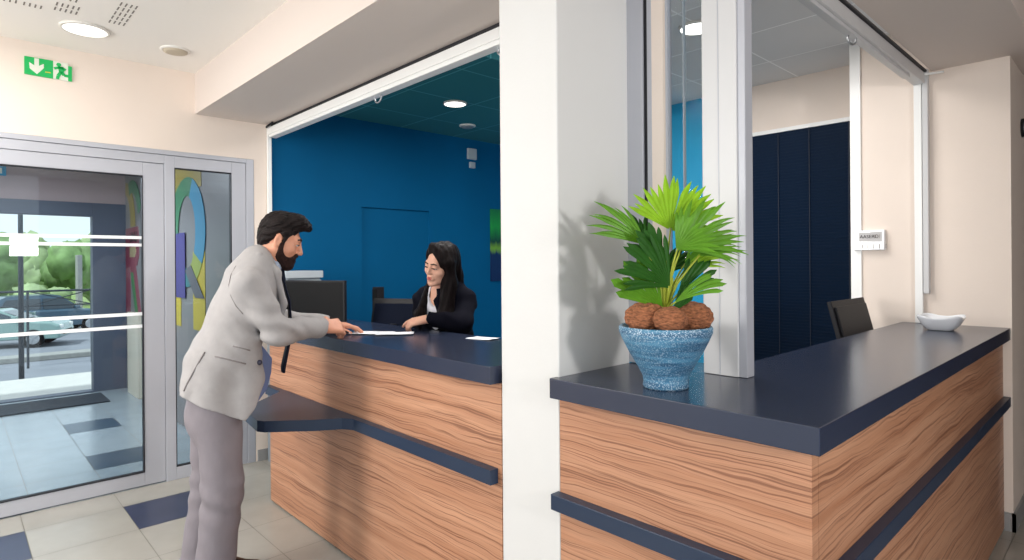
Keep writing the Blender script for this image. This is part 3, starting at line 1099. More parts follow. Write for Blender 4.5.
# porcelain dish
c = at(941, 330, Z=ZT)
t = thing('porcelain_bowl', (c.x, c.y, ZT), 'white square porcelain bowl at the far end of the right counter', 'bowl')
N = 64
prof = [(.045, 0), (.060, .002), (.066, .006), (.090, .030), (.108, .060), (.112, .070), (.108, .071), (.103, .062), (.085, .034), (.055, .014), (0, .012)]
bm = bmesh.new()
rings = []
for q, (r, z) in enumerate(prof):
    ring = []
    for k in range(N):
        an = k * 2 * math.pi / N
        ca, sa = math.cos(an), math.sin(an)
        e = 4.0 if q < 9 else 2.5
        sq = (abs(ca) ** e + abs(sa) ** e) ** (-1 / e)
        lift = 0.012 * (z / .07) ** 2 * (abs(math.sin(2 * an)) ** 3)
        ring.append(bm.verts.new((c.x + r * sq * ca * .92, c.y + r * sq * sa * .92, ZT + z + lift)))
        if r == 0:
            break
    rings.append(ring)
for a, b in zip(rings, rings[1:]):
    for k in range(N):
        k2 = (k + 1) % N
        if len(b) == 1:
            bm.faces.new((a[k], a[k2], b[0]))
        else:
            bm.faces.new((a[k], a[k2], b[k2], b[k]))
bm.faces.new(rings[0][::-1])
obj('dish', bm, M['bowl'], t, True)
for k, (dx, dy, r) in enumerate(((-.03, .0, .3), (.03, .02, 1.2), (.0, -.03, 2.1))):
    o = obj('sugar_packet', box(c.x + dx - .028, c.x + dx + .028, c.y + dy - .014, c.y + dy + .014, ZT + .045, ZT + .056, bev=.004,
                                rot=Matrix.Rotation(r, 3, 'Z') @ Matrix.Rotation(.35, 3, 'X'), piv=(c.x + dx, c.y + dy, ZT + .05)), M['sand'])
    tag(o, ['left paper packet lying in the porcelain bowl', 'right paper packet lying in the porcelain bowl', 'front paper packet lying in the porcelain bowl'][k], 'sugar packet', 'packets in the porcelain bowl')

# ---------------------------------------------------------------- coloured letters on the lobby side wall
LC = {k: mat('letter_' + k, [c * .72 + 22 for c in v], 0.45) for k, v in dict(yellow=(226, 196, 30), ochre=(176, 150, 50), green=(52, 130, 84), blue=(40, 150, 196), teal=(20, 120, 130), indigo=(56, 40, 140), slate=(92, 88, 100), lime=(170, 186, 60), red=(150, 34, 62), crimson=(120, 20, 50), grass=(30, 130, 50), sand=(206, 186, 130), sky=(96, 150, 190)).items()}


def wall_poly(name, pts, mm, parent, lay=0):
    """flat letter piece on the side wall (plane Y = 1.575), pts are (x, z)"""
    bm = bmesh.new()
    y = 1.575 - .004 - .004 * lay
    prism(bm, [Vector((x, y, z)) for x, z in pts], (0, .004, 0))
    return obj(name, bm, mm, parent)


def arc(cx, cz, rx, rz, a0, a1, n=14):
    return [(cx + rx * math.cos(math.radians(a0 + (a1 - a0) * i / n)), cz + rz * math.sin(math.radians(a0 + (a1 - a0) * i / n))) for i in range(n + 1)]


def band(cx, cz, ro, ri, a0, a1):
    return arc(cx, cz, *ro, a0, a1) + arc(cx, cz, *ri, a1, a0)


L1 = thing('letter_panel', (-5.9, 1.57, 1.0), 'large letter R of blue, green, indigo and yellow pieces behind the side light', 'wall letter', 'coloured letters on the lobby wall')
wall_poly('yellow_block', [(-6.45, 2.18), (-5.55, 2.18), (-5.55, 2.42), (-6.45, 2.42)], LC['ochre'], L1)
wall_poly('yellow_leg', [(-5.80, 0.93), (-5.46, 0.93), (-5.46, 1.62), (-5.80, 1.62)], LC['yellow'], L1)
wall_poly('yellow_leg', [(-6.40, 0.93), (-6.19, 0.93), (-6.19, 1.62), (-6.40, 1.62)], LC['yellow'], L1)
cx, cz, ro, ri = -5.98, 1.80, (.55, .50), (.27, .33)
wall_poly('green_arc', band(cx, cz, ro, ri, 70, 180), LC['green'], L1, 1)
wall_poly('blue_arc', band(cx, cz, ro, ri, -35, 70), LC['blue'], L1, 1)
wall_poly('lime_arc', band(cx, cz, ro, ri, -75, -35), LC['lime'], L1, 1)
wall_poly('teal_arc', band(cx, cz, ro, ri, -180, -75), LC['teal'], L1, 1)
wall_poly('indigo_stem', [(-6.33, 1.20), (-6.02, 1.20), (-6.02, 1.80), (-6.33, 1.80)], LC['indigo'], L1, 2)
wall_poly('slate_leg', [(-6.02, 1.45), (-5.84, 1.50), (-5.46, 1.215), (-5.72, 1.215)], LC['slate'], L1, 2)
L2 = thing('letter_panel', (-8.9, 1.57, .9), 'large red letter R with yellow and green pieces seen through the glass door', 'wall letter', 'coloured letters on the lobby wall')
wall_poly('red_stem', [(-8.58, .92), (-8.34, .92), (-8.34, 1.95), (-8.58, 1.95)], LC['red'], L2)
wall_poly('red_bowl', [(-8.34, 1.95), (-7.92, 1.95), (-7.88, 1.80), (-7.88, 1.62), (-7.98, 1.50), (-8.34, 1.50)], LC['red'], L2)
wall_poly('red_leg', [(-8.34, 1.50), (-8.05, 1.50), (-7.78, .92), (-8.02, .92)], LC['red'], L2)
wall_poly('sand_hole', [(-8.34, 1.72), (-8.05, 1.72), (-8.0, 1.66), (-8.08, 1.60), (-8.34, 1.60)], LC['sand'], L2, 1)
wall_poly('green_leg', [(-8.30, 1.42), (-8.18, 1.42), (-7.92, .92), (-8.06, .92)], LC['grass'], L2, 1)
wall_poly('yellow_arc', band(-8.55, 1.96, (.50, .55), (.26, .40), 0, 90), LC['ochre'], L2, 1)
wall_poly('green_arc', band(-8.2, 1.96, (.50, .55), (.34, .40), 20, 110), LC['green'], L2, 2)
tm = Matrix.Translation((-8.13, 1.5645, 1.83)) @ Matrix.Rotation(math.radians(90), 4, 'X')
text_mesh('lettering', 'UNU', .17, tm, M['ink'], L2)
L3 = thing('letter_panel', (-7.3, 1.57, .9), 'crimson and green reflection made as flat pieces right of the red letter R', 'wall letter', 'coloured letters on the lobby wall')  # coloured pieces stand for a red and green reflection
wall_poly('crimson_reflection', [(-7.74, .92), (-7.56, .92), (-7.56, 1.95), (-7.74, 1.95)], LC['crimson'], L3)
wall_poly('green_reflection', [(-7.54, 1.2), (-7.40, 1.2), (-7.34, 1.55), (-7.54, 1.55)], LC['grass'], L3)
wall_poly('crimson_reflection_low', [(-7.54, .92), (-7.34, .92), (-7.34, 1.19), (-7.54, 1.19)], LC['crimson'], L3)
wall_poly('blue_arc', band(-7.75, 1.96, (.36, .55), (.22, .38), 10, 90), LC['sky'], L3)

# small teal panel with a white square over the outer doorway
t = thing('exit_sign', (-8.58, .42, 2.4), 'small teal panel with a white square on the lobby bulkhead', 'exit sign')
obj('panel', box(-8.60, -8.575, .30, .455, 2.50, 2.60), M['teal'], t)
obj('arrow', box(-8.575, -8.573, .36, .42, 2.52, 2.58), M['sign_white'], t)

# ---------------------------------------------------------------- outside
M['asphalt'] = mat('grey_asphalt', (128, 132, 140), 0.85, var=0.1, scale=.8)
M['kerb'] = mat('pale_concrete', (196, 194, 188), 0.8, var=0.05)
M['terrace'] = mat('blue_grey_paving', (120, 134, 150), 0.6, var=0.06, scale=2)
M['grass'] = mat('meadow_grass', (128, 150, 84), 0.9, var=0.25, scale=.6, bump=.4, bscale=8)
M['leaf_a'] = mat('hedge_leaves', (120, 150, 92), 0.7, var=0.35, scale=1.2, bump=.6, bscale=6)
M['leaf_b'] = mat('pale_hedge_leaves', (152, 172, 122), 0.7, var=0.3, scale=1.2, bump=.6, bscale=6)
M['bark'] = mat('brown_bark', (92, 74, 58), 0.9, var=.2)
M['rail'] = mat('dark_railing_paint', (44, 52, 60), 0.5)
M['stone'] = mat('grey_stone', (150, 150, 146), 0.8, var=.1)
GZ = -1.4
bm = bmesh.new()
bx(bm, -10.4, -8.75, -8, 6, -1.5, -0.02)
tag(obj('terrace', bm, M['kerb']), 'pale concrete terrace outside the outer doorway', 'terrace', kind='structure')
tag(obj('street', box(-38.5, -10.4, -40, 60, -1.7, GZ), M['asphalt']), 'grey asphalt street and parking outside', 'street', kind='structure')
tag(obj('kerb', box(-24.0, -23.2, -40, 60, GZ, GZ + .16, bev=.03), M['stone']), 'raised stone kerb across the street', 'kerb', kind='structure')
tag(obj('meadow', box(-120, -38.5, -80, 120, -1.7, GZ + .05), M['grass']), 'grassy verge beyond the parking', 'grass', kind='structure')


def crown(c, r, n, mm, parent, name='crown', seed=0):
    rnd = random.Random(seed)
    bm = bmesh.new()
    for k in range(n):
        p = Vector((rnd.uniform(-1, 1), rnd.uniform(-1, 1), rnd.uniform(-.8, 1)))
        q = Vector(c) + Vector((p.x * r[0] * .6, p.y * r[1] * .6, p.z * r[2] * .55))
        s = rnd.uniform(.38, .62)
        g = bmesh.ops.create_icosphere(bm, subdivisions=3, radius=1)
        for v in g['verts']:
            d = v.co.copy()
            f = 1 + .28 * mnoise.noise(d * 3.1 + q) + .14 * mnoise.noise(d * 9 + q)
            v.co = q + Vector((d.x * r[0] * s, d.y * r[1] * s, d.z * r[2] * s)) * f
    return obj(name, bm, mm, parent, True)


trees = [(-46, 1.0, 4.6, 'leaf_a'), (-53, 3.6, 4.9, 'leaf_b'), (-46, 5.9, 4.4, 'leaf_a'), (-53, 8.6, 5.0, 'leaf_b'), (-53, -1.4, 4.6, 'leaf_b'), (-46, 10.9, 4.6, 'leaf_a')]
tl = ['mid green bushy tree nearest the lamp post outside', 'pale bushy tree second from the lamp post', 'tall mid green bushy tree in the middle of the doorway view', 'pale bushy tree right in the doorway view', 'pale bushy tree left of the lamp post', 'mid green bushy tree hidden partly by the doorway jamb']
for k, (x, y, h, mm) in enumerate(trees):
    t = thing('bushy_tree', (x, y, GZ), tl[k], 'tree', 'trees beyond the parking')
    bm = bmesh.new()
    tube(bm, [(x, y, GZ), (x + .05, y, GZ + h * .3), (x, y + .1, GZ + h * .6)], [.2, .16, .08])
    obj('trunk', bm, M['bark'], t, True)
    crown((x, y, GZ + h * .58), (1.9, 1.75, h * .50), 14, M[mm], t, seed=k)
hl = ['low green shrub below the lamp post outside', 'low green shrub in the middle of the verge', 'low green shrub at the doorway jamb']
for k, (x, y) in enumerate(((-42.3, .0), (-42.3, 4.0), (-42.3, 8.0))):
    t = thing('shrub', (x, y, GZ), hl[k], 'shrub', 'shrubs on the verge')
    crown((x, y, GZ + .85), (1.0, 1.35, 1.0), 10, M['leaf_b' if k % 2 else 'leaf_a'], t, 'foliage', seed=20 + k)
    bm = bmesh.new()
    cyl(bm, (x, y, GZ), (x, y, GZ + .6), .08, .05)
    obj('stem', bm, M['bark'], t)
# overhanging branch at the top left of the doorway
t = thing('street_tree', (-13.5, -.1, GZ), 'leafy street tree reaching in at the left of the doorway', 'tree')
bm = bmesh.new()
tube(bm, [(-13.5, -.75, GZ), (-13.5, -.72, .6), (-13.5, -.6, 2.2), (-13.4, -.3, 3.4)], [.12, .1, .07, .04])
obj('trunk', bm, M['bark'], t, True)
rnd = random.Random(5)
bm = bmesh.new()
for k in range(260):
    p = Vector((rnd.gauss(-13.4, .35), rnd.gauss(-.25, .33), rnd.gauss(3.0, .45)))
    a = Vector((rnd.uniform(-1, 1), rnd.uniform(-1, 1), rnd.uniform(-1, .3))).normalized() * rnd.uniform(.07, .13)
    b = a.cross(Vector((rnd.uniform(-1, 1), rnd.uniform(-1, 1), rnd.uniform(-1, 1)))).normalized() * .035
    n = a.cross(b).normalized() * .012
    v = [bm.verts.new(q) for q in (p, p + a * .5 + b + n, p + a, p + a * .5 - b + n)]
    bm.faces.new(v)
obj('leaves', bm, M['leaf_a'], t)

# lamp post
t = thing('lamp_post', (-12.2, .08, GZ), 'dark slim lamp post standing outside the doorway', 'lamp post')
b0 = at(21, 300, X=-14.5)
t.location = (-14.5, b0.y, GZ)
bm = bmesh.new()
cyl(bm, (-14.5, b0.y, GZ), (-14.5, b0.y, 4.6), .045, .035, 16)
obj('pole', bm, M['rail'], t, True)
bm = bmesh.new()
cyl(bm, (-14.5, b0.y, GZ), (-14.5, b0.y, GZ + .5), .10, .09, 16)
obj('base', bm, M['rail'], t, True)
obj('lamp_head', box(-14.7, -14.1, b0.y - .12, b0.y + .12, 4.55, 4.68, bev=.03), M['rail'], t)

# railing across the street
t = thing('railing', (-21.5, 1.5, GZ), 'dark metal railing with crossed bars in front of the parked cars', 'railing')
RX = -21.8
z0, z1 = at(60, 309, X=RX).z, at(60, 290.5, X=RX).z
ya, yb = at(-30, 300, X=RX).y, at(91.5, 300, X=RX).y
bm = bmesh.new()
cyl(bm, (RX, ya, z1), (RX, yb, z1), .03)
obj('top_rail', bm, M['rail'], t)
bm = bmesh.new()
cyl(bm, (RX, ya, z0 + .12), (RX, yb, z0 + .12), .022)
obj('bottom_rail', bm, M['rail'], t)
k = 0
yy = yb
while yy > ya - .01:
    bm = bmesh.new()
    cyl(bm, (RX, yy, GZ), (RX, yy, z1 + .03), .032)
    obj('railing_post', bm, M['rail'], t)
    if yy - 1.5 > ya:
        bm = bmesh.new()
        cyl(bm, (RX, yy, z0 + .12), (RX, yy - 1.5, z1), .014)
        cyl(bm, (RX, yy, z1), (RX, yy - 1.5, z0 + .12), .014)
        obj('cross_bars', bm, M['rail'], t)
    yy -= 1.5
# stone gate post on the verge
t = tag(obj('gate_post', box(-40.2, -39.4, at(76, 300, X=-40).y, at(81, 300, X=-40).y, GZ, 2.1, bev=.04), M['stone']), 'grey concrete post standing on the verge behind the dark car', 'post')


def car(x, y, z, yaw, paint, glass, label, s=1.0, suv=True):
    t = thing('parked_car', (x, y, z), label, 'car', 'cars parked outside')
    Mx = Matrix.Translation((x, y, z)) @ Matrix.Rotation(yaw, 4, 'Z') @ Matrix.Scale(s, 4)

    def fin(name, bm, mm, par, smooth=False):
        bmesh.ops.transform(bm, matrix=Mx, verts=bm.verts)
        return obj(name, bm, mm, par, smooth)
    rh = 1.68 if suv else 1.45
    st = [(-2.2, .35, .62), (-2.24, .62, .72), (-2.1, .86, .82), (-1.2, .98, .88), (-.95, 1.0, .89), (1.9, 1.03, .88), (2.15, .9, .84), (2.22, .55, .78), (2.15, .32, .7)]
    # body: side profile lofted across the width with rounded shoulders
    prof = [(-2.2, .30), (-2.26, .55), (-2.2, .80), (-1.95, .92), (-1.05, 1.02), (-.98, 1.03), (2.0, 1.06), (2.2, .95), (2.26, .6), (2.18, .30)]
    bm = bmesh.new()
    loops = []
    for w, f in ((-.88, .94), (-.80, 1.0), (.80, 1.0), (.88, .94)):
        loops.append([bm.verts.new((px * (1 if abs(w) < .85 else .985), w, .30 + (pz - .30) * f)) for px, pz in prof])
    n = len(prof)
    for a, b in zip(loops, loops[1:]):
        for i in range(n):
            bm.faces.new((a[i], a[(i + 1) % n], b[(i + 1) % n], b[i]))
    bm.faces.new(loops[0][::-1])
    bm.faces.new(loops[-1])
    body = fin('body', bm, paint, t)
    md = body.modifiers.new('bevel', 'BEVEL')
    md.width = .05
    md.segments = 3
    cab = [(-1.15, 1.0), (-.35, rh - .05), (-.1, rh), (1.5, rh - .03), (2.0, rh - .25 if suv else 1.15), (2.12, 1.02)]
    bm = bmesh.new()
    loops = []
    for w, in_ in ((-.80, 0), (-.66, 1), (.66, 1), (.80, 0)):
        loops.append([bm.verts.new((px, w if pz < 1.1 else w * (.84 if not in_ else 1), pz if in_ else min(pz, rh - .1))) for px, pz in cab])
    n = len(cab)
    for a, b in zip(loops, loops[1:]):
        for i in range(n):
            bm.faces.new((a[i], a[(i + 1) % n], b[(i + 1) % n], b[i]))
    bm.faces.new(loops[0][::-1])
    bm.faces.new(loops[-1])
    c = fin('cabin', bm, paint, t)
    for side in (-1, 1):
        for x0, x1, x2, x3 in ((-.95, -.42, .30, .30), (.38, .38, 1.05, 1.05), (1.12, 1.12, 1.55, 1.8)):
            bm = bmesh.new()
            top = rh - .16
            w0, w1 = .808 * side, .715 * side
            prism(bm, [(x0, w0, 1.08), (x3, w0, 1.08), (x2, w1, top), (x1 if x0 != -.95 else -.42, w1, top)], (0, .012 * side, 0))
            fin('side_window', bm, glass, c)
        for wx in (-1.42, 1.38):
            bm = bmesh.new()
            cyl(bm, (wx, side * .70, .33), (wx, side * .90, .33), .335, n=28)
            wh = fin('wheel', bm, M['black'], t)
            bm = bmesh.new()
            cyl(bm, (wx, side * .895, .33), (wx, side * .915, .33), .21, .19, n=20)
            for q in range(5):
                a = q * 2 * math.pi / 5
                cyl(bm, (wx, side * .912, .33), (wx + .19 * math.cos(a), side * .918, .33 + .19 * math.sin(a)), .025, n=6)
            fin('rim', bm, M['steel'], wh)
        bm = bmesh.new()
        bx(bm, -.98, -.82, side * .84 - .0, side * .84 + side * .18, 1.06, 1.18, bev=.03)
        fin('wing_mirror', bm, paint, t)
    bm = bmesh.new()
    prism(bm, [(-1.12, -.66, 1.05), (-1.12, .66, 1.05), (-.40, .6, rh - .1), (-.40, -.6, rh - .1)], (-.02, 0, .01))
    fin('windscreen', bm, glass, c)
    for y_ in (-.62, .62):
        bm = bmesh.new()
        bx(bm, -2.25, -2.05, y_ - .16, y_ + .16, .68, .80, bev=.03)
        fin('headlight', bm, M['alu_white'], t)
    bm = bmesh.new()
    bx(bm, -2.285, -2.22, -.5, .5, .42, .58, bev=.02)
    fin('grille', bm, M['black'], t)
    return t


PA = mat('teal_car_paint', (132, 160, 156), 0.25, coat=.6)
PB = mat('dark_blue_car_paint', (62, 92, 112), 0.3, coat=.5)
PC = mat('white_car_paint', (226, 230, 232), 0.3, coat=.5)
GL = mat('dark_car_glass', (40, 56, 66), 0.15, spec=.8)
q = at(-3, 347, Z=GZ)
car(q.x, q.y - .1, GZ, math.radians(250), PA, GL, 'pale teal saloon car parked nearest to the doorway', .98, False)
q = at(44, 311, Z=GZ)
q = at(44, 300, X=-33)
car(-33.0, q.y, GZ, math.radians(-76), PB, GL, 'dark blue estate car parked behind the railing', 1.0, True)
q = at(3, 290, X=-37)
car(-36.8, q.y - .4, GZ, math.radians(-80), PC, GL, 'white car parked at the far left behind the lamp post', .95, False)

# ---------------------------------------------------------------- potted palm
M['pot'] = bpy.data.materials.new('speckled_blue_glaze')
Mt = M['pot']
Mt.use_nodes = True
nt = Mt.node_tree
b = nt.nodes['Principled BSDF']
b.inputs['Roughness'].default_value = .55
tc = nt.nodes.new('ShaderNodeTexCoord')
sp = nt.nodes.new('ShaderNodeSeparateXYZ')
nt.links.new(tc.outputs['Object'], sp.inputs[0])
n1 = nt.nodes.new('ShaderNodeTexNoise')
n1.inputs['Scale'].default_value = 260
n1.inputs['Detail'].default_value = 2
nt.links.new(tc.outputs['Object'], n1.inputs['Vector'])
mp = nt.nodes.new('ShaderNodeMapping')
mp.inputs['Scale'].default_value = (6, 6, 70)
nt.links.new(tc.outputs['Object'], mp.inputs[0])
n2 = nt.nodes.new('ShaderNodeTexNoise')
n2.inputs['Scale'].default_value = 1
n2.inputs['Detail'].default_value = 3
nt.links.new(mp.outputs[0], n2.inputs['Vector'])
r2 = nt.nodes.new('ShaderNodeValToRGB')
e = r2.color_ramp.elements
e[0].position, e[0].color = .36, (*lin((26, 78, 114)), 1)
e[1].position, e[1].color = .66, (*lin((74, 132, 166)), 1)
nt.links.new(n2.outputs['Fac'], r2.inputs[0])
r1 = nt.nodes.new('ShaderNodeValToRGB')
e = r1.color_ramp.elements
e[0].position, e[0].color = .52, (0, 0, 0, 1)
e[1].position, e[1].color = .62, (1, 1, 1, 1)
nt.links.new(n1.outputs['Fac'], r1.inputs[0])
r3 = nt.nodes.new('ShaderNodeMapRange')          # paler glaze at rim and foot
r3.inputs[1].default_value = ZT
r3.inputs[2].default_value = ZT + .185
nt.links.new(sp.outputs[2], r3.inputs[0])
r4 = nt.nodes.new('ShaderNodeValToRGB')
r4.color_ramp.elements.new(.2)
r4.color_ramp.elements.new(.8)
for el, (ps, v) in zip(r4.color_ramp.elements, ((0, .75), (.22, .28), (.78, .28), (1, .85))):
    el.position, el.color = ps, (v, v, v, 1)
nt.links.new(r3.outputs[0], r4.inputs[0])
mu = nt.nodes.new('ShaderNodeMath')
mu.operation = 'MULTIPLY'
nt.links.new(r1.outputs[0], mu.inputs[0])
nt.links.new(r4.outputs[0], mu.inputs[1])
mx = nt.nodes.new('ShaderNodeMix')
mx.data_type = 'RGBA'
nt.links.new(mu.outputs[0], mx.inputs[0])
nt.links.new(r2.outputs[0], mx.inputs[6])
mx.inputs[7].default_value = (*lin((206, 224, 238)), 1)
nt.links.new(mx.outputs[2], b.inputs['Base Color'])
bp = nt.nodes.new('ShaderNodeBump')
bp.inputs['Strength'].default_value = .5
bp.inputs['Distance'].default_value = .003
nt.links.new(n1.outputs['Fac'], bp.inputs['Height'])
nt.links.new(bp.outputs[0], b.inputs['Normal'])
M['soil'] = mat('dark_soil', (60, 44, 34), .95, var=.3, scale=60, bump=.8, bscale=120)
M['coconut'] = mat('brown_coconut_fibre', (164, 104, 70), .9, var=.55, scale=70, bump=1.0, bscale=150, stretch=(1, 1, 2.6))
M['petiole'] = mat('yellow_green_stalk', (158, 170, 52), .5)


def leaf_mat(name, rgb):
    Mt = mat(name, rgb, .45, var=.16, scale=20, spec=.3)
    b = Mt.node_tree.nodes['Principled BSDF']
    b.inputs['Transmission Weight'].default_value = 0
    b.inputs['Subsurface Weight'].default_value = 0
    nt = Mt.node_tree
    tl = nt.nodes.new('ShaderNodeBsdfTranslucent')
    tl.inputs[0].default_value = (*lin([min(255, c * 1.25) for c in rgb]), 1)
    ms = nt.nodes.new('ShaderNodeMixShader')
    ms.inputs[0].default_value = .3
    nt.links.new(b.outputs[0], ms.inputs[1])
    nt.links.new(tl.outputs[0], ms.inputs[2])
    nt.links.new(ms.outputs[0], nt.nodes['Material Output'].inputs[0])
    return Mt


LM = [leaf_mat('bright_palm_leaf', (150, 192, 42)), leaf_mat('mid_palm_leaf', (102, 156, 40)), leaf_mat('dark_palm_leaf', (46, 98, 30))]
pc = at(667, 391, Z=ZT)
pc = Vector((pc.x - .035, pc.y + .048, ZT))
PD = (pc - Vector((0, 0, EYE))).dot(fw)
PP = thing('potted_palm', tuple(pc), 'small fan palm in a speckled blue pot at the front of the right counter', 'potted plant')
prof = [(0, .0), (.064, 0), (.068, .006), (.066, .016), (.068, .035), (.082, .062), (.108, .105), (.128, .145), (.138, .168), (.139, .182), (.134, .187), (.127, .184), (.124, .168), (.110, .12), (0, .118)]
bm = bmesh.new()
lathe(bm, [(r, ZT + z) for r, z in prof], pc, 64)
obj('pot', bm, M['pot'], PP, True)
bm = bmesh.new()
lathe(bm, [(.122, ZT + .165), (.08, ZT + .168), (0, ZT + .170)], pc, 40)
obj('soil', bm, M['soil'], PP, True)


def pv(u, v, dd=0.0):
    return at(u, v, D=PD + dd)


def coco(u, v, dd, r, seed, label):
    c = pv(u, v, dd)
    s = Sdf(c - Vector((r * 1.5,) * 3), c + Vector((r * 1.5,) * 3), r / 16)
    s.ell(c, (r * 1.12, r * 1.12, r * .86))
    rn = random.Random(seed)
    ph = [rn.uniform(0, 6) for _ in range(3)]
    s.wave(r * .035, lambda x, y, z: np.sin(x * 170 / 1.0 + ph[0] + 3 * np.sin(z * 60)) * np.sin(y * 150 + ph[1]) + .7 * np.sin(z * 330 + ph[2] + 2 * np.sin(x * 80 + y * 60)))
    return tag(s.obj('coconut', M['coconut']), label, 'coconut', 'coconut husks on the palm pot')


coco(645.5, 317.5, -.02, .055, 1, 'left brown coconut husk resting on the blue pot')
coco(670, 319.5, -.086, .044, 2, 'middle brown coconut husk resting on the blue pot in front')
coco(691.5, 317.5, .0, .056, 3, 'right brown coconut husk resting on the blue pot')


def fan(base, axis, nrm, L, spread, nseg, droop, mm, fill=.62, fold=.5, wid=1.0, seed=0):
    """one pleated fan blade: segments joined near the hub, free pointed tips beyond"""
    rn = random.Random(seed)
    base, axis = Vector(base), Vector(axis).normalized()
    nrm = (Vector(nrm) - axis * Vector(nrm).dot(axis)).normalized()
    side = axis.cross(nrm).normalized()
    bm = bmesh.new()
    dth = math.radians(spread) / nseg
    rows = 9
    for i in range(nseg):
        a = -math.radians(spread) / 2 + (i + .5) * dth
        d = axis * math.cos(a) + side * math.sin(a)
        tn = -axis * math.sin(a) + side * math.cos(a)
        LL = L * (1 - .22 * (abs(a) / (math.radians(spread) / 2)) ** 2) * rn.uniform(.86, 1.08)
        tw = rn.uniform(-.45, .45)
        rr_ = rn.uniform(0, 1.4)
        prev = None
        for q in range(rows + 1):
            f = q / rows
            r = LL * (.04 + .96 * f)
            w = math.tan(dth / 2) * r * 1.06 * wid
            if f > fill:
                w = math.tan(dth / 2) * LL * fill * 1.06 * wid * (1 - ((f - fill) / (1 - fill)) ** 1.3) + .0004
            lift = -droop * LL * f * f - (.25 + .5 * rr_) * droop * LL * f ** 4
            p = base + d * r + nrm * (.05 * LL * math.sin(f * 2.4)) + Vector((0, 0, lift)) + tn * tw * LL * .12 * f * f
            c = bm.verts.new(p + nrm * w * fold * .5)
            l = bm.verts.new(p - tn * w - nrm * w * fold * .5)
            rr = bm.verts.new(p + tn * w - nrm * w * fold * .5)
            if prev:
                bm.faces.new((prev[0], prev[1], c, l))
                bm.faces.new((prev[1], prev[2], rr, c))
            prev = (l, c, rr)
    o = obj('leaf', bm, mm, PP)
    sd = o.modifiers.new('thickness', 'SOLIDIFY')
    sd.thickness = .0006
    return o


# hub pixel, tip pixel, hub depth, tip depth, spread, segments, droop, material, fill, nrm tilt
crown_c = pv(665, 312)
PXM = PD / FPX
toward = -fw
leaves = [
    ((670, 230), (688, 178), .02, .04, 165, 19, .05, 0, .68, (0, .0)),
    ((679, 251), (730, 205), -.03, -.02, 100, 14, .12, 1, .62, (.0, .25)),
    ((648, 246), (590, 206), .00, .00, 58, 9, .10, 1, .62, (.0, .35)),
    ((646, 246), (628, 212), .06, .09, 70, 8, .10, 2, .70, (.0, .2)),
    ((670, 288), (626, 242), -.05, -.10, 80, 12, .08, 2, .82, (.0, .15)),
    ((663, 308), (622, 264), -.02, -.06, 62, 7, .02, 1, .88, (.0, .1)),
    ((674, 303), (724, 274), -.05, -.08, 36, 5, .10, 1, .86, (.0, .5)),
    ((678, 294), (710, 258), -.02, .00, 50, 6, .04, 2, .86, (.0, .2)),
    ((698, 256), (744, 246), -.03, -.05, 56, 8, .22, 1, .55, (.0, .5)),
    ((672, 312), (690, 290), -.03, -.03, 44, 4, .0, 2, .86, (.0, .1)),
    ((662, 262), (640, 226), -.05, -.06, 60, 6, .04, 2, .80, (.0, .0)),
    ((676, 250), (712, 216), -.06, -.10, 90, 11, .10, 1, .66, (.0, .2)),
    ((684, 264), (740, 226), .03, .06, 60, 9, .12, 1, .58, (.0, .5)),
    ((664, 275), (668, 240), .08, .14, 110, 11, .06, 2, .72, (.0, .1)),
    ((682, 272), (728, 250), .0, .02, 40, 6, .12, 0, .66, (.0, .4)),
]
for k, (h, tp, d0, d1, spr, ns, dr, mi, fl, nt_) in enumerate(leaves):
    a, b_ = pv(*h, d0), pv(*tp, d1)
    nrm = toward + up * nt_[1] * 2 + rt * nt_[0]
    L = (b_ - a).length
    b_ = b_ + Vector((0, 0, dr * L * .8))
    lf = fan(a, b_ - a, nrm, L * 1.05, spr, ns, dr, LM[mi], fl, .45, 1.0, k)
    bm = bmesh.new()
    mid = (crown_c + a) / 2 + rt * (.15 * (a - crown_c).dot(rt)) * -1
    tube(bm, [crown_c + Vector((0, 0, -.03)), crown_c.lerp(mid, .5), mid, a.lerp(mid, .4), a + (b_ - a) * .04], [.0045, .0042, .0035, .003, .0024], 7)
    obj('leaf_stalk', bm, M['petiole'], PP, True)
bm = bmesh.new()
for k in range(5):
    o = rt * (-.008 + .004 * k)
    tube(bm, [pv(665, 316) + o, pv(666, 296) + o * 1.4, pv(667, 278) + o * 2.2], [.006, .005, .003], 7)
obj('stem', bm, M['petiole'], PP, True)

# ---------------------------------------------------------------- people
M['skin_man'] = mat('tanned_skin', (208, 146, 118), .5, var=.06, scale=30, bump=.05, bscale=300)
M['skin_woman'] = mat('fair_skin', (232, 178, 152), .48, var=.04, scale=30)
M['suit'] = mat('light_grey_suit_wool', (156, 153, 153), .85, var=.04, scale=30, bump=.42, bscale=11)
M['suit_trousers'] = mat('grey_suit_trouser_wool', (124, 118, 124), .85, var=.04, scale=30, bump=.40, bscale=12, stretch=(1, 1, .6))
M['suit_seam'] = mat('grey_suit_seam', (128, 122, 123), .85)
M['lining'] = mat('steel_blue_lining', (98, 112, 156), .5)
M['shirt_blue'] = mat('pale_blue_shirt', (190, 204, 226), .7)
M['tie'] = mat('dark_navy_tie', (14, 18, 36), .6, spec=.2, var=.1, scale=60)
M['hair_man'] = mat('dark_brown_hair', (26, 19, 19), .7, spec=.2, var=.5, scale=60, bump=.6, bscale=140, stretch=(1, .35, 1))
M['beard'] = mat('dark_brown_beard', (46, 30, 27), .8, spec=.15, var=.4, scale=120, bump=.6, bscale=260)
M['shoe'] = mat('black_shoe_leather', (26, 24, 28), .3)
M['sole'] = mat('dark_shoe_sole', (16, 15, 16), .7)
M['button'] = mat('dark_button', (50, 50, 70), .4)
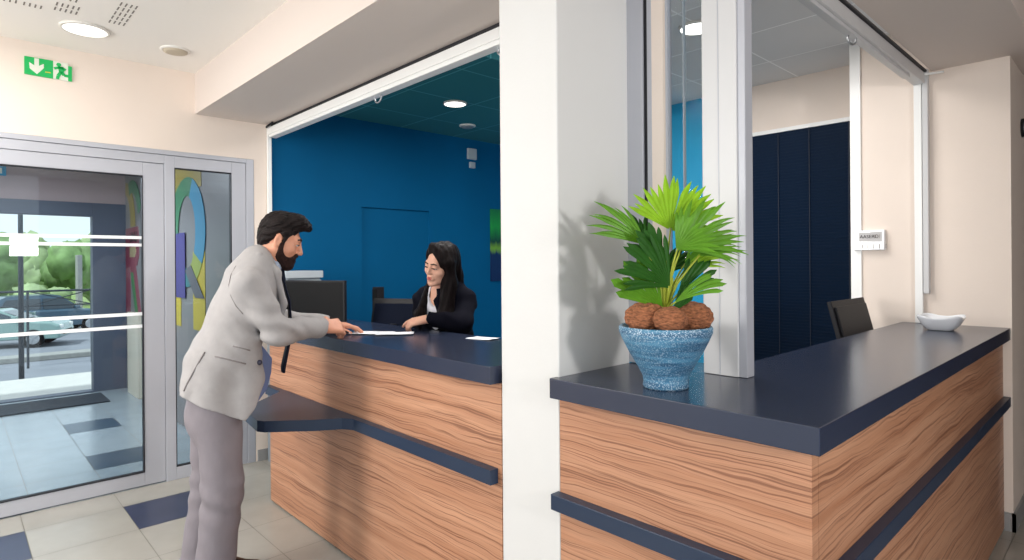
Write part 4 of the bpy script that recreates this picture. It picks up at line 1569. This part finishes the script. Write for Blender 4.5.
M['hair_woman'] = mat('black_brown_long_hair', (20, 13, 14), .55, spec=.12, var=.5, scale=40, bump=.22, bscale=70, stretch=(3, 3, .25))
M['blazer'] = mat('dark_navy_blazer', (11, 12, 24), .9, spec=.12, bump=.08, bscale=30)
M['blouse'] = mat('white_blouse', (234, 236, 246), .7)
M['lips_man'] = mat('man_lips', (172, 104, 92), .5)
M['lips_woman'] = mat('woman_lips', (188, 92, 88), .4)
M['eye'] = mat('eye_white', (226, 220, 216), .25)
M['iris'] = mat('dark_iris', (40, 26, 22), .2)
M['lash'] = mat('dark_lash', (30, 20, 20), .6)


def rot3(rz=0, rx=0, ry=0):
    R = Matrix.Rotation(rz, 3, 'Z') @ Matrix.Rotation(rx, 3, 'X') @ Matrix.Rotation(ry, 3, 'Y')
    return R


class Head:
    def __init__(h, c, R, s, ys=1.0):
        h.c, h.R, h.s, h.ys = Vector(c), R, s, ys
        h.Rn = np.array(R, np.float32)

    def p(h, *q):
        return h.c + h.R @ Vector((q[0] * h.s, q[1] * h.s * h.ys, q[2] * h.s))

    def ell(h, S, c, r, k, op='add'):
        S.ell(h.p(*c), np.array((r[0], r[1] * h.ys, r[2])) * h.s, k * h.s, h.Rn, op)

    def cone(h, S, a, b, ra, rb, k, op='add'):
        S.cone(h.p(*a), h.p(*b), ra * h.s, rb * h.s, k * h.s, op)

    def build(h, S, female=False):
        E, Cn = h.ell, h.cone
        E(S, (0, -.018, .035), (.075, .095, .082), .02)
        E(S, (0, .026, -.03), (.062 if not female else .058, .066, .082), .03)
        for x in (-1, 1):
            Cn(S, (x * .056, .0, -.045), (x * .024, .066, -.096 if not female else -.092), .020, .017 if not female else .014, .03)
            E(S, (x * .046, .056, -.026), (.022, .022, .022), .025)
        E(S, (0, .076, -.098), (.022, .020, .018), .02)
        Cn(S, (-.034, .080 if not female else .076, .022), (.034, .080 if not female else .076, .022), .013, .013, .02)
        for x in (-1, 1):
            E(S, (x * .031, .098, .002), (.018, .016, .011), .012, 'sub')
            E(S, (x * .031, .0775, .003), (.0165, .0150, .0125), .004)
        Cn(S, (0, .092, .012), (0, .114, -.030), .0075, .0115, .012) if not female else Cn(S, (0, .090, .008), (0, .105, -.026), .0065, .0090, .012)
        for x in (-1, 1):
            E(S, (x * .011, .101 if not female else .095, -.034 if not female else -.029), (.009, .010, .0075) if not female else (.007, .008, .006), .008)
        E(S, (0, .087, -.062), (.026, .013, .015), .014)
        E(S, (0, .100, -.0615), (.022, .006, .0022), .003, 'sub')
        for x in (-1, 1):
            E(S, (x * .077, -.008, -.008), (.009, .019, .031), .006)
            E(S, (x * .086, -.004, -.006), (.006, .010, .018), .006, 'sub')

    def extras(h, parent, lips, lash_down=True, brow=.0055):
        S = Sdf(h.p(0, .09, -.03) - Vector((.12,) * 3), h.p(0, .09, -.03) + Vector((.12,) * 3), .0024)
        h.ell(S, (0, .0955, -.0568), (.020, .0065, .0045), .003)
        h.ell(S, (0, .0955, -.0668), (.018, .0070, .0052), .003)
        S.obj('lips', lips, parent)
        for x in (-1, 1):
            S = Sdf(h.p(x * .031, .09, .02) - Vector((.05,) * 3), h.p(x * .031, .09, .02) + Vector((.05,) * 3), .0022)
            h.cone(S, (x * .014, .0945, .0235), (x * .032, .0935, .0285), brow, brow, .004)
            h.cone(S, (x * .032, .0935, .0285), (x * .047, .082, .023), brow, brow * .6, .004)
            S.obj('eyebrow', M['lash'], parent)
            bm = bmesh.new()
            g = bmesh.ops.create_uvsphere(bm, u_segments=20, v_segments=12, radius=1)
            for f in bm.faces:
                c = f.calc_center_median()
                if c.y > .86 and lash_down is False:
                    f.material_index = 1
                if lash_down and c.y > .8:
                    f.material_index = 1
            for v in bm.verts:
                v.co = h.p(x * .031 + v.co.x * .0155, .0800 + v.co.y * .0135, -.001 + v.co.z * .0062)
            e = obj('eye', bm, [M['eye'], M['iris']], parent, True)
            S = Sdf(h.p(x * .031, .09, .0) - Vector((.04,) * 3), h.p(x * .031, .09, .0) + Vector((.04,) * 3), .0018)
            z = .0035 if not lash_down else .000
            h.cone(S, (x * .016, .0925, z), (x * .031, .0945, z + .003), .0024, .0026, .002)
            h.cone(S, (x * .031, .0945, z + .003), (x * .047, .0835, z), .0026, .0022, .002)
            S.obj('eyelashes', M['lash'], e)


def hand(S, W, d, n, curl=(25, 35, 25), spread=1.0, scale=1.0, right=True, curls=None, thumb_in=.5):
    """palm, four jointed fingers of unequal length and a thumb from the side of the palm"""
    W, d = Vector(W), Vector(d).normalized()
    n = Vector(n)
    n = (n - d * n.dot(d)).normalized()
    t = n.cross(d) if right else d.cross(n)
    q = scale
    offs = (.030, .010, -.010, -.028)
    lens = ((.042, .026, .020), (.046, .029, .021), (.043, .027, .020), (.033, .021, .018))
    S.cone(W - d * .03 * q, W + d * .012 * q, .026 * q, .025 * q, .015, sq=(n, .75))
    for i in range(4):
        K = W + d * (.088 - abs(i - 1) * .004) * q + t * offs[i] * q * spread
        S.cone(W + d * .01 * q + t * offs[i] * .6 * q, K, .0155 * q, .0115 * q, .012)
        c = curl if curls is None else curls[i]
        a = 0
        p = K
        dirs = (d + t * offs[i] * 2.2 * (spread - .6)).normalized()
        for j in range(3):
            a += math.radians(c[j])
            v = dirs * math.cos(a) - n * math.sin(a)
            e = p + v * lens[i][j] * q
            S.cone(p, e, (.0102, .0090, .0082)[j] * q, (.0090, .0082, .0068)[j] * q, .0035)
            p = e
        if i == 0:
            tip = p
    b0 = W + d * .022 * q + t * .026 * q - n * .006 * q
    b1 = b0 + (d * .6 + t * .75 - n * .25).normalized() * .036 * q
    b2 = b1 + (d * .9 + t * (.35 - thumb_in) - n * .35).normalized() * .030 * q
    b3 = b2 + (d * .85 - t * thumb_in * .8 - n * .3).normalized() * .024 * q
    S.cone(b0, b1, .0155 * q, .0118 * q, .010)
    S.cone(b1, b2, .0112 * q, .0098 * q, .004)
    S.cone(b2, b3, .0098 * q, .0075 * q, .004)
    return tip, b3


# ---- the man: leaning over the counter, seen in profile
MX = -2.92
man = thing('person', (MX, .88, 0), 'bearded man in light grey suit leaning on the left counter and holding a pen', 'person')
MQ = Matrix.Translation((MX, .90, 0)) @ Matrix.Rotation(math.radians(-15), 4, 'Z') @ Matrix.Translation((-MX, -.90, 0))
MQi = MQ.inverted()
MH = Head((MX - .01, 1.168, 1.618), rot3(math.radians(-8), math.radians(-19)), 1.06, .88)
SR, ER, WR = Vector((-2.745, 1.015, 1.405)), MQi @ Vector((-2.660, 1.060, 1.20)), MQi @ Vector((-2.785, 1.318, 1.192))
SL, EL, WL = Vector((-3.095, 1.015, 1.405)), MQi @ Vector((-3.130, 1.230, 1.205)), MQi @ Vector((-3.000, 1.460, 1.178))
B = Sdf((-3.32, .60, -.01), (-2.55, 1.76, 1.86), .005)
MH.build(B)
B.cone(MH.p(0, -.022, -.04), (MX, 1.075, 1.475), .060, .066, .025)
ty = (0, .93, -.37)
B.cone((MX, .885, .92), (MX, .915, 1.08), .150, .140, .03, sq=((0, 1, -.2), .70))
B.cone((MX, .915, 1.08), (MX, 1.00, 1.30), .140, .165, .04, sq=(ty, .66))
B.cone((MX, 1.00, 1.30), (MX, 1.045, 1.42), .165, .120, .04, sq=(ty, .66))
B.cone(SL, SR, .055, .055, .04)
for a, b, c in ((SR, ER, WR), (SL, EL, WL)):
    B.cone(a, b, .054, .042, .03)
    B.cone(b, c, .042, .028, .02)
LEGS = (((-2.835, .89, .88), (-2.815, .905, .50), (-2.815, .865, .085)), ((-3.005, .87, .88), (-3.02, .865, .48), (-3.02, .805, .085)))
for a, b, c in LEGS:
    B.cone(a, b, .085, .055, .03)
    B.cone(b, c, .055, .038, .02)
    B.cone(c, (c[0], c[1] + .16, .045), .036, .030, .02)
R3 = MQi.to_3x3()
dR = R3 @ Vector((-.20, 1, -.06))
tipR, thR = hand(B, WR + dR.normalized() * .028, dR, R3 @ Vector((.74, -.20, .62)), right=True, curls=((36, 40, 22), (38, 42, 22), (38, 42, 22), (38, 42, 22)), thumb_in=.55, scale=1.15)
hand(B, WL + R3 @ Vector((.004, .03, -.004)), R3 @ Vector((.18, 1, -.10)), R3 @ Vector((.1, .1, 1)), right=False, curl=(14, 20, 16), scale=1.05)
body = B.obj('body', M['skin_man'], man)
MH.extras(man, M['lips_man'], True, .0058)

hb = (MH.c - Vector((.2, .2, .2)), MH.c + Vector((.2, .2, .2)))
S = Sdf(*hb, .004)
MH.ell(S, (0, -.020, .044), (.082, .098, .086), .02)
MH.ell(S, (0, -.068, -.005), (.064, .040, .060), .03)
MH.ell(S, (0, .045, .104), (.064, .060, .034), .025)
MH.cone(S, (-.03, .06, .098), (-.01, .108, .094), .030, .018, .025)
MH.cone(S, (.03, .06, .098), (.02, .100, .090), .030, .017, .025)
for x in (-1, 1):
    MH.cone(S, (x * .070, .016, .03), (x * .071, .016, -.024), .017, .009, .015)
MH.ell(S, (0, .108, .012), (.078, .060, .060), .012, 'sub')
for x in (-1, 1):
    MH.ell(S, (x * .088, -.006, -.010), (.030, .024, .036), .010, 'sub')
    MH.ell(S, (x * .085, .070, .010), (.030, .040, .045), .010, 'sub')
pn = MH.p(0, -.08, -.058)
S.half(pn, MH.R @ Vector((0, -.35, -1)))
S.wave(.0022, lambda x, y, z: np.sin(260 * (x - MX) + 40 * np.sin(z * 30)) * .7 + np.sin(190 * z - 120 * y + 3 * np.sin(90 * x)))
S.obj('hair', M['hair_man'], man)

S = Sdf(*hb, .0035)
MH.build(S)
G = Sdf(*hb, .0035)
MH.ell(G, (0, .062, -.084), (.064, .056, .046), .02)
for x in (-1, 1):
    MH.cone(G, (x * .072, .014, -.02), (x * .060, .034, -.080), .012, .027, .02)
MH.cone(G, (-.028, .100, -.046), (.028, .100, -.046), .0085, .0085, .01)
MH.ell(G, (0, .110, -.0615), (.021, .03, .0085), .004, 'sub')
for x in (-1, 1):
    MH.ell(G, (x * .056, .068, -.034), (.034, .044, .030), .01, 'sub')
S.f = np.maximum(S.f - .0065, G.f)
S.wave(.0012, lambda x, y, z: np.sin(420 * x) * np.sin(380 * y) * np.sin(400 * z))
S.obj('beard', M['beard'], man)

# trousers
folds = lambda x, y, z: np.sin(62 * z + 22 * (y - .9) + 1.5 * np.sin(18 * x)) * np.exp(-((z - .47) / .12) ** 2) + .7 * np.sin(70 * z - 30 * y) * np.exp(-((z - .10) / .10) ** 2) + .4 * np.sin(34 * z + 40 * y + 3)
S = Sdf((-3.30, .60, .02), (-2.55, 1.20, 1.10), .006)
S.cone((MX, .875, .84), (MX, .905, 1.06), .164, .155, .03, sq=((0, 1, -.2), .72))
for (a, b, c), f in zip(LEGS, (1, 1)):
    S.cone(a, b, .098, .083, .04)
    S.cone(b, c, .083, .080, .03)
S.half((0, 0, .062), (0, 0, -1))
S.wave(.0042, folds)
tr = S.obj('trousers', M['suit_trousers'], man)

# jacket
S = Sdf((-3.34, .62, .72), (-2.54, 1.50, 1.62), .006)
S.cone((MX, .870, .74), (MX, .895, 1.04), .214, .184, .03, sq=((0, 1, -.25), .76))
S.cone((MX, .895, 1.04), (MX, .998, 1.28), .180, .194, .05, sq=(ty, .68))
S.cone((MX, .998, 1.28), (MX, 1.04, 1.41), .194, .162, .05, sq=(ty, .70))
S.cone(SL + Vector((.02, 0, .0)), SR + Vector((-.02, 0, .0)), .066, .066, .05)
S.cone((MX, 1.035, 1.44), (MX, 1.065, 1.515), .110, .078, .05)
# flared tail behind the vent, front quarter below the button
S.cone((-2.86, .83, 1.05), (-2.84, .765, .92), .075, .050, .03, sq=((0, 1, .3), .5))
S.cone((-3.0, .83, 1.05), (-3.0, .78, .92), .075, .055, .03, sq=((0, 1, .3), .5))
S.cone((-2.80, .99, 1.14), (-2.795, 1.01, .80), .078, .080, .04)
S.cone((-3.03, .98, 1.10), (-3.03, .985, .86), .070, .060, .04)
S.half((0, .73, .935), (0, -.42, -.91))
S.half((0, .985, .80), (0, .80, -.60))
S.half((0, 1.06, .93), (0, .93, -.36))
# open front with lapels
S.cone((MX, 1.215, 1.50), (MX, 1.165, 1.12), .056, .030, .012, 'sub')
S.cone((MX, 1.16, 1.05), (MX, 1.10, .70), .030, .085, .012, 'sub')
S.cone(MH.p(0, -.01, -.10), (MX, 1.115, 1.475), .062, .070, .01, 'sub')
S.cone(MH.p(0, .0, -.06), MH.p(0, .02, -.14), .075, .08, .01, 'sub')
T = S.like()
for a, b, c, r in ((SR, ER, WR, 1), (SL, EL, WL, 1)):
    T.cone(a + Vector((0, 0, .002)), b, .070, .062, .03)
    T.cone(b, c, .062, .050, .03)
for Wp, Ep in ((WR, ER), (WL, EL)):
    T.half(tuple(Wp + (Wp - Ep).normalized() * .012), (Wp - Ep))if False else None
hh = np.maximum(.03 - np.abs(S.f - T.f), 0) / .03
S.f = np.minimum(S.f, T.f) - hh * hh * .03 * .25
for Wp, Ep in ((WR, ER), (WL, EL)):
    dd = (Wp - Ep).normalized()
    S.cone(Wp + dd * .062, Wp + dd * .15, .062, .062, .002, 'sub')
S.wave(.0056, lambda x, y, z: np.sin(46 * z + 40 * y + 2 * np.sin(14 * x)) * .7 * np.exp(-((z - 1.08) / .14) ** 2) + 1.6 * np.sin(75 * (z + .6 * y) + 2.2 * np.sin(20 * y)) * np.exp(-(((y - 1.10) / .13) ** 2 + ((z - 1.22) / .10) ** 2)) + .35 * np.sin(24 * z - 36 * y))
jk = S.obj('jacket', M['suit'], man)


# collar and lapel rolled over the shirt
for sx in (-1, 1):
    S = Sdf((MX - .2, .9, 1.15), (MX + .2, 1.32, 1.66), .005)
    p0 = Vector((MX + sx * .045, 1.085, 1.500))
    p1 = Vector((MX + sx * .074, 1.065, 1.535))
    p2 = Vector((MX + sx * .085, 1.135, 1.46))
    p3 = Vector((MX + sx * .060, 1.170, 1.32))
    p4 = Vector((MX + sx * .030, 1.145, 1.14))
    S.cone(p0, p1, .020, .022, .02)
    S.cone(p1, p2, .022, .026, .02)
    S.cone(p2, p3, .030, .026, .02, sq=((0, 1, .2), .6))
    S.cone(p3, p4, .026, .010, .02, sq=((0, 1, .2), .6))
    S.obj('lapel', M['suit'], jk)
bm = bmesh.new()
prism(bm, [Vector((-3.0, y, z)) for y, z in ((1.0, 1.12), (1.08, 1.12), (1.135, 1.04), (1.13, .97), (1.11, .89), (1.07, .835), (1.0, .80))], (-.012, 0, 0))
obj('jacket_lining', bm, M['lining'], jk, bevel=.004)

# shirt, collar, cuffs, tie
S = Sdf((MX - .2, .85, .95), (MX + .2, 1.3, 1.62), .006)
S.cone((MX, .92, 1.0), (MX, .93, 1.08), .150, .150, .03, sq=((0, 1, -.2), .74))
S.cone((MX, .93, 1.08), (MX, 1.02, 1.30), .150, .170, .04, sq=(ty, .72))
S.cone((MX, 1.02, 1.30), (MX, 1.05, 1.42), .170, .115, .04, sq=(ty, .72))
S.cone((MX, 1.075, 1.46), MH.p(0, -.012, -.098), .080, .068, .03)
S.cone(MH.p(0, -.012, -.085), MH.p(0, .0, .03), .066, .066, .004, 'sub')
sh = S.obj('shirt', M['shirt_blue'], man)
S = Sdf((MX - .07, 1.05, .98), (MX + .07, 1.30, 1.56), .005)
k0 = Vector((MX, 1.165, 1.475))
S.cone(k0, k0 + Vector((0, .012, -.045)), .024, .017, .006, sq=((0, 1, 0), .75))
pts = [k0 + Vector((0, .014, -.05)), k0 + Vector((0, .040, -.16)), k0 + Vector((0, .045, -.30)), k0 + Vector((0, .010, -.47))]
for i, (a, b) in enumerate(zip(pts, pts[1:])):
    r = (.020, .030, .040, .046)
    S.cone(a, b, r[i], r[i + 1], .006, sq=((0, 1, 0), .22))
S.obj('tie', M['tie'], man)
for Wp, Ep in ((WR, ER), (WL, EL)):
    dd = (Wp - Ep).normalized()
    bm = bmesh.new()
    cyl(bm, Wp - dd * .03, Wp + dd * .012, .036, .034, 24)
    obj('shirt_cuff', bm, M['blouse'], sh, True)

for (a, b, c), tx in zip(LEGS, (-.035, .0)):
    S = Sdf((c[0] - .12, c[1] - .12, 0), (c[0] + .12, c[1] + .36, .16), .005)
    S.cone((c[0], c[1] - .02, .055), (c[0] + tx * .5, c[1] + .14, .048), .046, .050, .03, sq=((0, 0, 1), .95))
    S.cone((c[0] + tx * .5, c[1] + .14, .045), (c[0] + tx, c[1] + .245, .034), .048, .030, .03)
    S.cone((c[0], c[1], .06), (c[0], c[1] + .01, .13), .046, .050, .03)
    S.half((0, 0, .014), (0, 0, -1))
    s1 = S.obj('shoe', M['shoe'], man)
    bm = bmesh.new()
    ol = []
    for k in range(28):
        an = k * 2 * math.pi / 28
        yy = math.sin(an)
        w = .047 + .006 * (yy > 0) - .012 * max(0, -yy)
        ol.append(Vector((c[0] + w * math.cos(an) + tx * (.5 + .5 * yy), c[1] + .10 + .180 * yy, 0.0)))
    prism(bm, ol, (0, 0, .017))
    obj('shoe_sole', bm, M['sole'], s1)

for o in man.children_recursive:
    o.data.transform(MQ)
tipR, thR = MQ @ tipR, MQ @ thR


from mathutils.bvhtree import BVHTree


def project(o, u, v, off=.002):
    """point on the surface of a mesh seen at photo pixel (u, v)"""
    global _bv
    key = o.name
    if key not in _bv:
        me = o.data
        _bv[key] = BVHTree.FromPolygons([tuple(q.co) for q in me.vertices], [tuple(p.vertices) for p in me.polygons])
    O = Vector((0, 0, EYE))
    d = (at(u, v, D=1.0) - O).normalized()
    h = _bv[key].ray_cast(O, d)
    if h[0] is None:
        return None
    return h[0] + h[1] * off


_bv = {}


def seam(o, name, px, r, mm, parent, off=.001):
    pts = [q for q in (project(o, *p, off) for p in px) if q is not None]
    if len(pts) < 2:
        return
    bm = bmesh.new()
    tube(bm, pts, r, 6)
    return obj(name, bm, mm, parent, True)


seam(jk, 'pocket_flap', [(215, 356.5), (222, 358), (230, 360), (238, 362), (246, 364)], .0030, M['suit_seam'], jk)
seam(jk, 'pocket_flap', [(233, 346), (239, 347.5), (245, 349), (250, 350.5)], .0026, M['suit_seam'], jk)
seam(jk, 'back_vent', [(205, 352), (199, 362), (193, 373), (187, 384), (184, 391)], .0035, M['suit_seam'], jk)
seam(jk, 'sleeve_seam', [(236, 266), (231, 275), (229, 285), (231, 296), (236, 306), (243, 314)], .0018, M['suit_seam'], jk)
for u in (303.5, 307, 310.5, 313.5):
    q = project(jk, u, 341.5, .002)
    if q is not None:
        bm = bmesh.new()
        bmesh.ops.create_uvsphere(bm, u_segments=10, v_segments=6, radius=.0075, matrix=Matrix.Translation(q))
        obj('cuff_button', bm, M['button'], jk, True)
q = project(jk, 259, 362.5, .003) or Vector((-2.86, 1.09, 1.02))
bm = bmesh.new()
bmesh.ops.create_uvsphere(bm, u_segments=12, v_segments=8, radius=.012, matrix=Matrix.Translation(q))
obj('front_button', bm, M['button'], jk, True)

pen = thing('pen', tuple(tipR), 'dark slim pen held in the right hand of the man above the paper', 'pen')
pa, pb = tipR.lerp(thR, .5) + Vector((0, .0, .006)), None
pt = Vector((pa.x - .01, pa.y + .10, ZT + .006))
bk = pa + (pa - pt).normalized() * .05 + Vector((0, 0, .01))
bm = bmesh.new()
cyl(bm, bk, pa.lerp(pt, .82), .004, .004, 12)
obj('barrel', bm, M['black2'], pen, True)
bm = bmesh.new()
cyl(bm, pa.lerp(pt, .82), pt, .004, .0006, 12)
obj('nib', bm, M['steel'], pen, True)

# ---- the woman behind the counter
WB = Vector((-2.870, 2.165, 0))
wf = Vector((.36, -.93, 0)).normalized()
wr = wf.cross(up)


def wt(x, y, z):
    return WB + wr * x + wf * y + up * z


wom = thing('person', tuple(WB), 'long haired woman in dark navy blazer and white top behind the left counter', 'person')
hc = at(441, 264.5, D=3.47)
WH = Head(hc, rot3(math.radians(188), math.radians(-12), math.radians(-12)), 1.0)
B = Sdf((-3.30, 1.70, -.01), (-2.30, 2.58, 1.72), .005)
WH.build(B, True)
nb = wt(0, .045, 1.345)
B.cone(WH.p(0, -.02, -.05), nb, .046, .052, .02)
B.cone(wt(0, -.03, .90), wt(0, -.01, 1.06), .150, .120, .03, sq=(wf, .68))
B.cone(wt(0, -.01, 1.06), wt(0, .02, 1.27), .120, .140, .04, sq=(wf, .66))
B.cone(wt(0, .02, 1.27), wt(0, .035, 1.33), .140, .080, .04, sq=(wf, .66))
wSL, wEL = wt(-.150, .02, 1.28), at(463, 323, D=3.36)
wWL = at(427, 319, D=3.36)
wHL = at(398, 325.5, D=3.38)
wSR, wER, wWR = wt(.150, .02, 1.28), wt(.185, .0, 1.04), wt(.175, .07, .82)
B.cone(wSL, wSR, .044, .044, .04)
for a, b, c in ((wSL, wEL, wWL), (wSR, wER, wWR)):
    B.cone(a, b, .045, .035, .02)
    B.cone(b, c, .035, .024, .02)
for x in (-.085, .085):
    B.cone(wt(x, -.03, .86), wt(x, -.03, .46), .082, .05, .03)
    B.cone(wt(x, -.03, .46), wt(x, -.04, .07), .05, .034, .02)
    B.cone(wt(x, -.05, .035), wt(x, .12, .028), .032, .026, .02)
hd = (wHL - wWL)
hand(B, wWL + hd.normalized() * .012, hd, (.25, -.45, .86), right=False, scale=.92,
     curls=((14, 18, 12), (30, 44, 28), (36, 48, 28), (40, 50, 28)), thumb_in=.45)
hand(B, wWR, (0, -.25, -1), wr, right=True, scale=.9, curl=(12, 18, 14))
B.obj('body', M['skin_woman'], wom)
WH.extras(wom, M['lips_woman'], True, .0036)

hb = (WH.c - Vector((.26, .26, .46)), WH.c + Vector((.26, .26, .2)))
S = Sdf(*hb, .0045)
WH.ell(S, (0, -.022, .040), (.088, .106, .094), .02)
WH.ell(S, (0, -.075, -.06), (.086, .050, .12), .04)
S.cone(WH.p(0, -.085, -.10), wt(0, -.105, 1.20), .075, .085, .04, sq=(wf, .5))
# front falls: left one over the chest, right one beside the face
S.cone(WH.p(-.066, .004, .02), WH.p(-.078, .012, -.10), .036, .042, .03)
S.cone(WH.p(-.078, .012, -.10), wt(-.075, .130, 1.20), .044, .048, .03)
S.cone(wt(-.075, .130, 1.20), wt(-.065, .130, 1.12), .046, .022, .03)
S.cone(WH.p(.070, -.01, .02), WH.p(.080, -.012, -.10), .022, .024, .03)
S.cone(WH.p(.080, -.012, -.10), wt(.090, .150, 1.20), .026, .030, .03)
S.cone(wt(.090, .150, 1.20), wt(.088, .158, 1.12), .030, .014, .03)
# fringe swept from a side parting
S.cone(WH.p(.020, .036, .110), WH.p(-.070, .032, .030), .020, .022, .03)
S.cone(WH.p(.030, .040, .105), WH.p(.072, .020, .030), .016, .016, .03)
WH.ell(S, (.010, .112, -.010), (.066, .084, .106), .008, 'sub')
S.wave(.0020, lambda x, y, z: np.sin(150 * x + 80 * y + 5 * np.sin(7 * z)) + .5 * np.sin(210 * y - 100 * x + 4 * np.sin(9 * z)))
S.obj('hair', M['hair_woman'], wom)
q = WH.p(-.079, .004, -.040)
bm = bmesh.new()
bmesh.ops.create_uvsphere(bm, u_segments=12, v_segments=8, radius=.006, matrix=Matrix.Translation(q))
obj('earring', bm, M['steel'], wom, True)

S = Sdf((-3.25, 1.8, .80), (-2.30, 2.58, 1.45), .006)
S.cone(wt(0, -.03, .86), wt(0, -.01, 1.06), .170, .150, .03, sq=(wf, .74))
S.cone(wt(0, -.01, 1.06), wt(0, .015, 1.25), .150, .172, .05, sq=(wf, .74))
S.cone(wt(0, .015, 1.25), wt(0, .02, 1.32), .165, .090, .05, sq=(wf, .74))
S.cone(wSL, wSR, .054, .054, .05)
S.cone(wt(.04, .09, 1.36), wt(.0, .17, 1.02), .046, .034, .01, 'sub')
S.cone(WH.p(0, -.0, -.06), nb, .060, .062, .01, 'sub')
T = S.like()
T.cone(wSL, wEL, .055, .052, .03)
T.cone(wEL, wWL, .056, .043, .03)
T.cone(wSR, wER, .064, .054, .03)
T.cone(wER, wWR, .054, .040, .03)
hh = np.maximum(.03 - np.abs(S.f - T.f), 0) / .03
S.f = np.minimum(S.f, T.f) - hh * hh * .03 * .25
for Wp, Ep in ((wWL, wEL), (wWR, wER)):
    dd = (Wp - Ep).normalized()
    S.cone(Wp + dd * .030, Wp + dd * .13, .055, .055, .002, 'sub')
S.wave(.004, lambda x, y, z: np.sin(70 * (z + .5 * x) + 2 * np.sin(25 * y)))
bz = S.obj('blazer', M['blazer'], wom)
S = Sdf((-3.1, 1.95, .95), (-2.4, 2.5, 1.40), .006)
S.cone(wt(0, -.005, 1.0), wt(0, .02, 1.27), .138, .150, .03, sq=(wf, .74))
S.cone(wt(0, .02, 1.27), wt(0, .03, 1.33), .150, .082, .04, sq=(wf, .74))
S.cone(wt(0, .02, 1.38), wt(0, .14, 1.29), .058, .046, .015, 'sub')
S.obj('blouse', M['blouse'], wom)
S = Sdf((-3.1, 1.95, .04), (-2.4, 2.5, 1.05), .008)
S.cone(wt(0, -.03, .88), wt(0, -.02, 1.0), .160, .140, .03, sq=(wf, .74))
for x in (-.085, .085):
    S.cone(wt(x, -.03, .84), wt(x, -.03, .46), .096, .068, .03)
    S.cone(wt(x, -.03, .46), wt(x, -.04, .08), .068, .06, .02)
S.half((0, 0, .07), (0, 0, -1))
S.obj('trousers', M['blazer'], wom)
for x in (-.085, .085):
    c = wt(x, -.05, 0)
    S = Sdf(c - Vector((.25, .25, 0)), c + Vector((.25, .25, .14)), .006)
    S.cone(wt(x, -.06, .045), wt(x, .06, .04), .040, .042, .02)
    S.cone(wt(x, .06, .04), wt(x, .15, .03), .042, .024, .02)
    S.half((0, 0, .004), (0, 0, -1))
    S.obj('shoe', M['shoe'], wom)
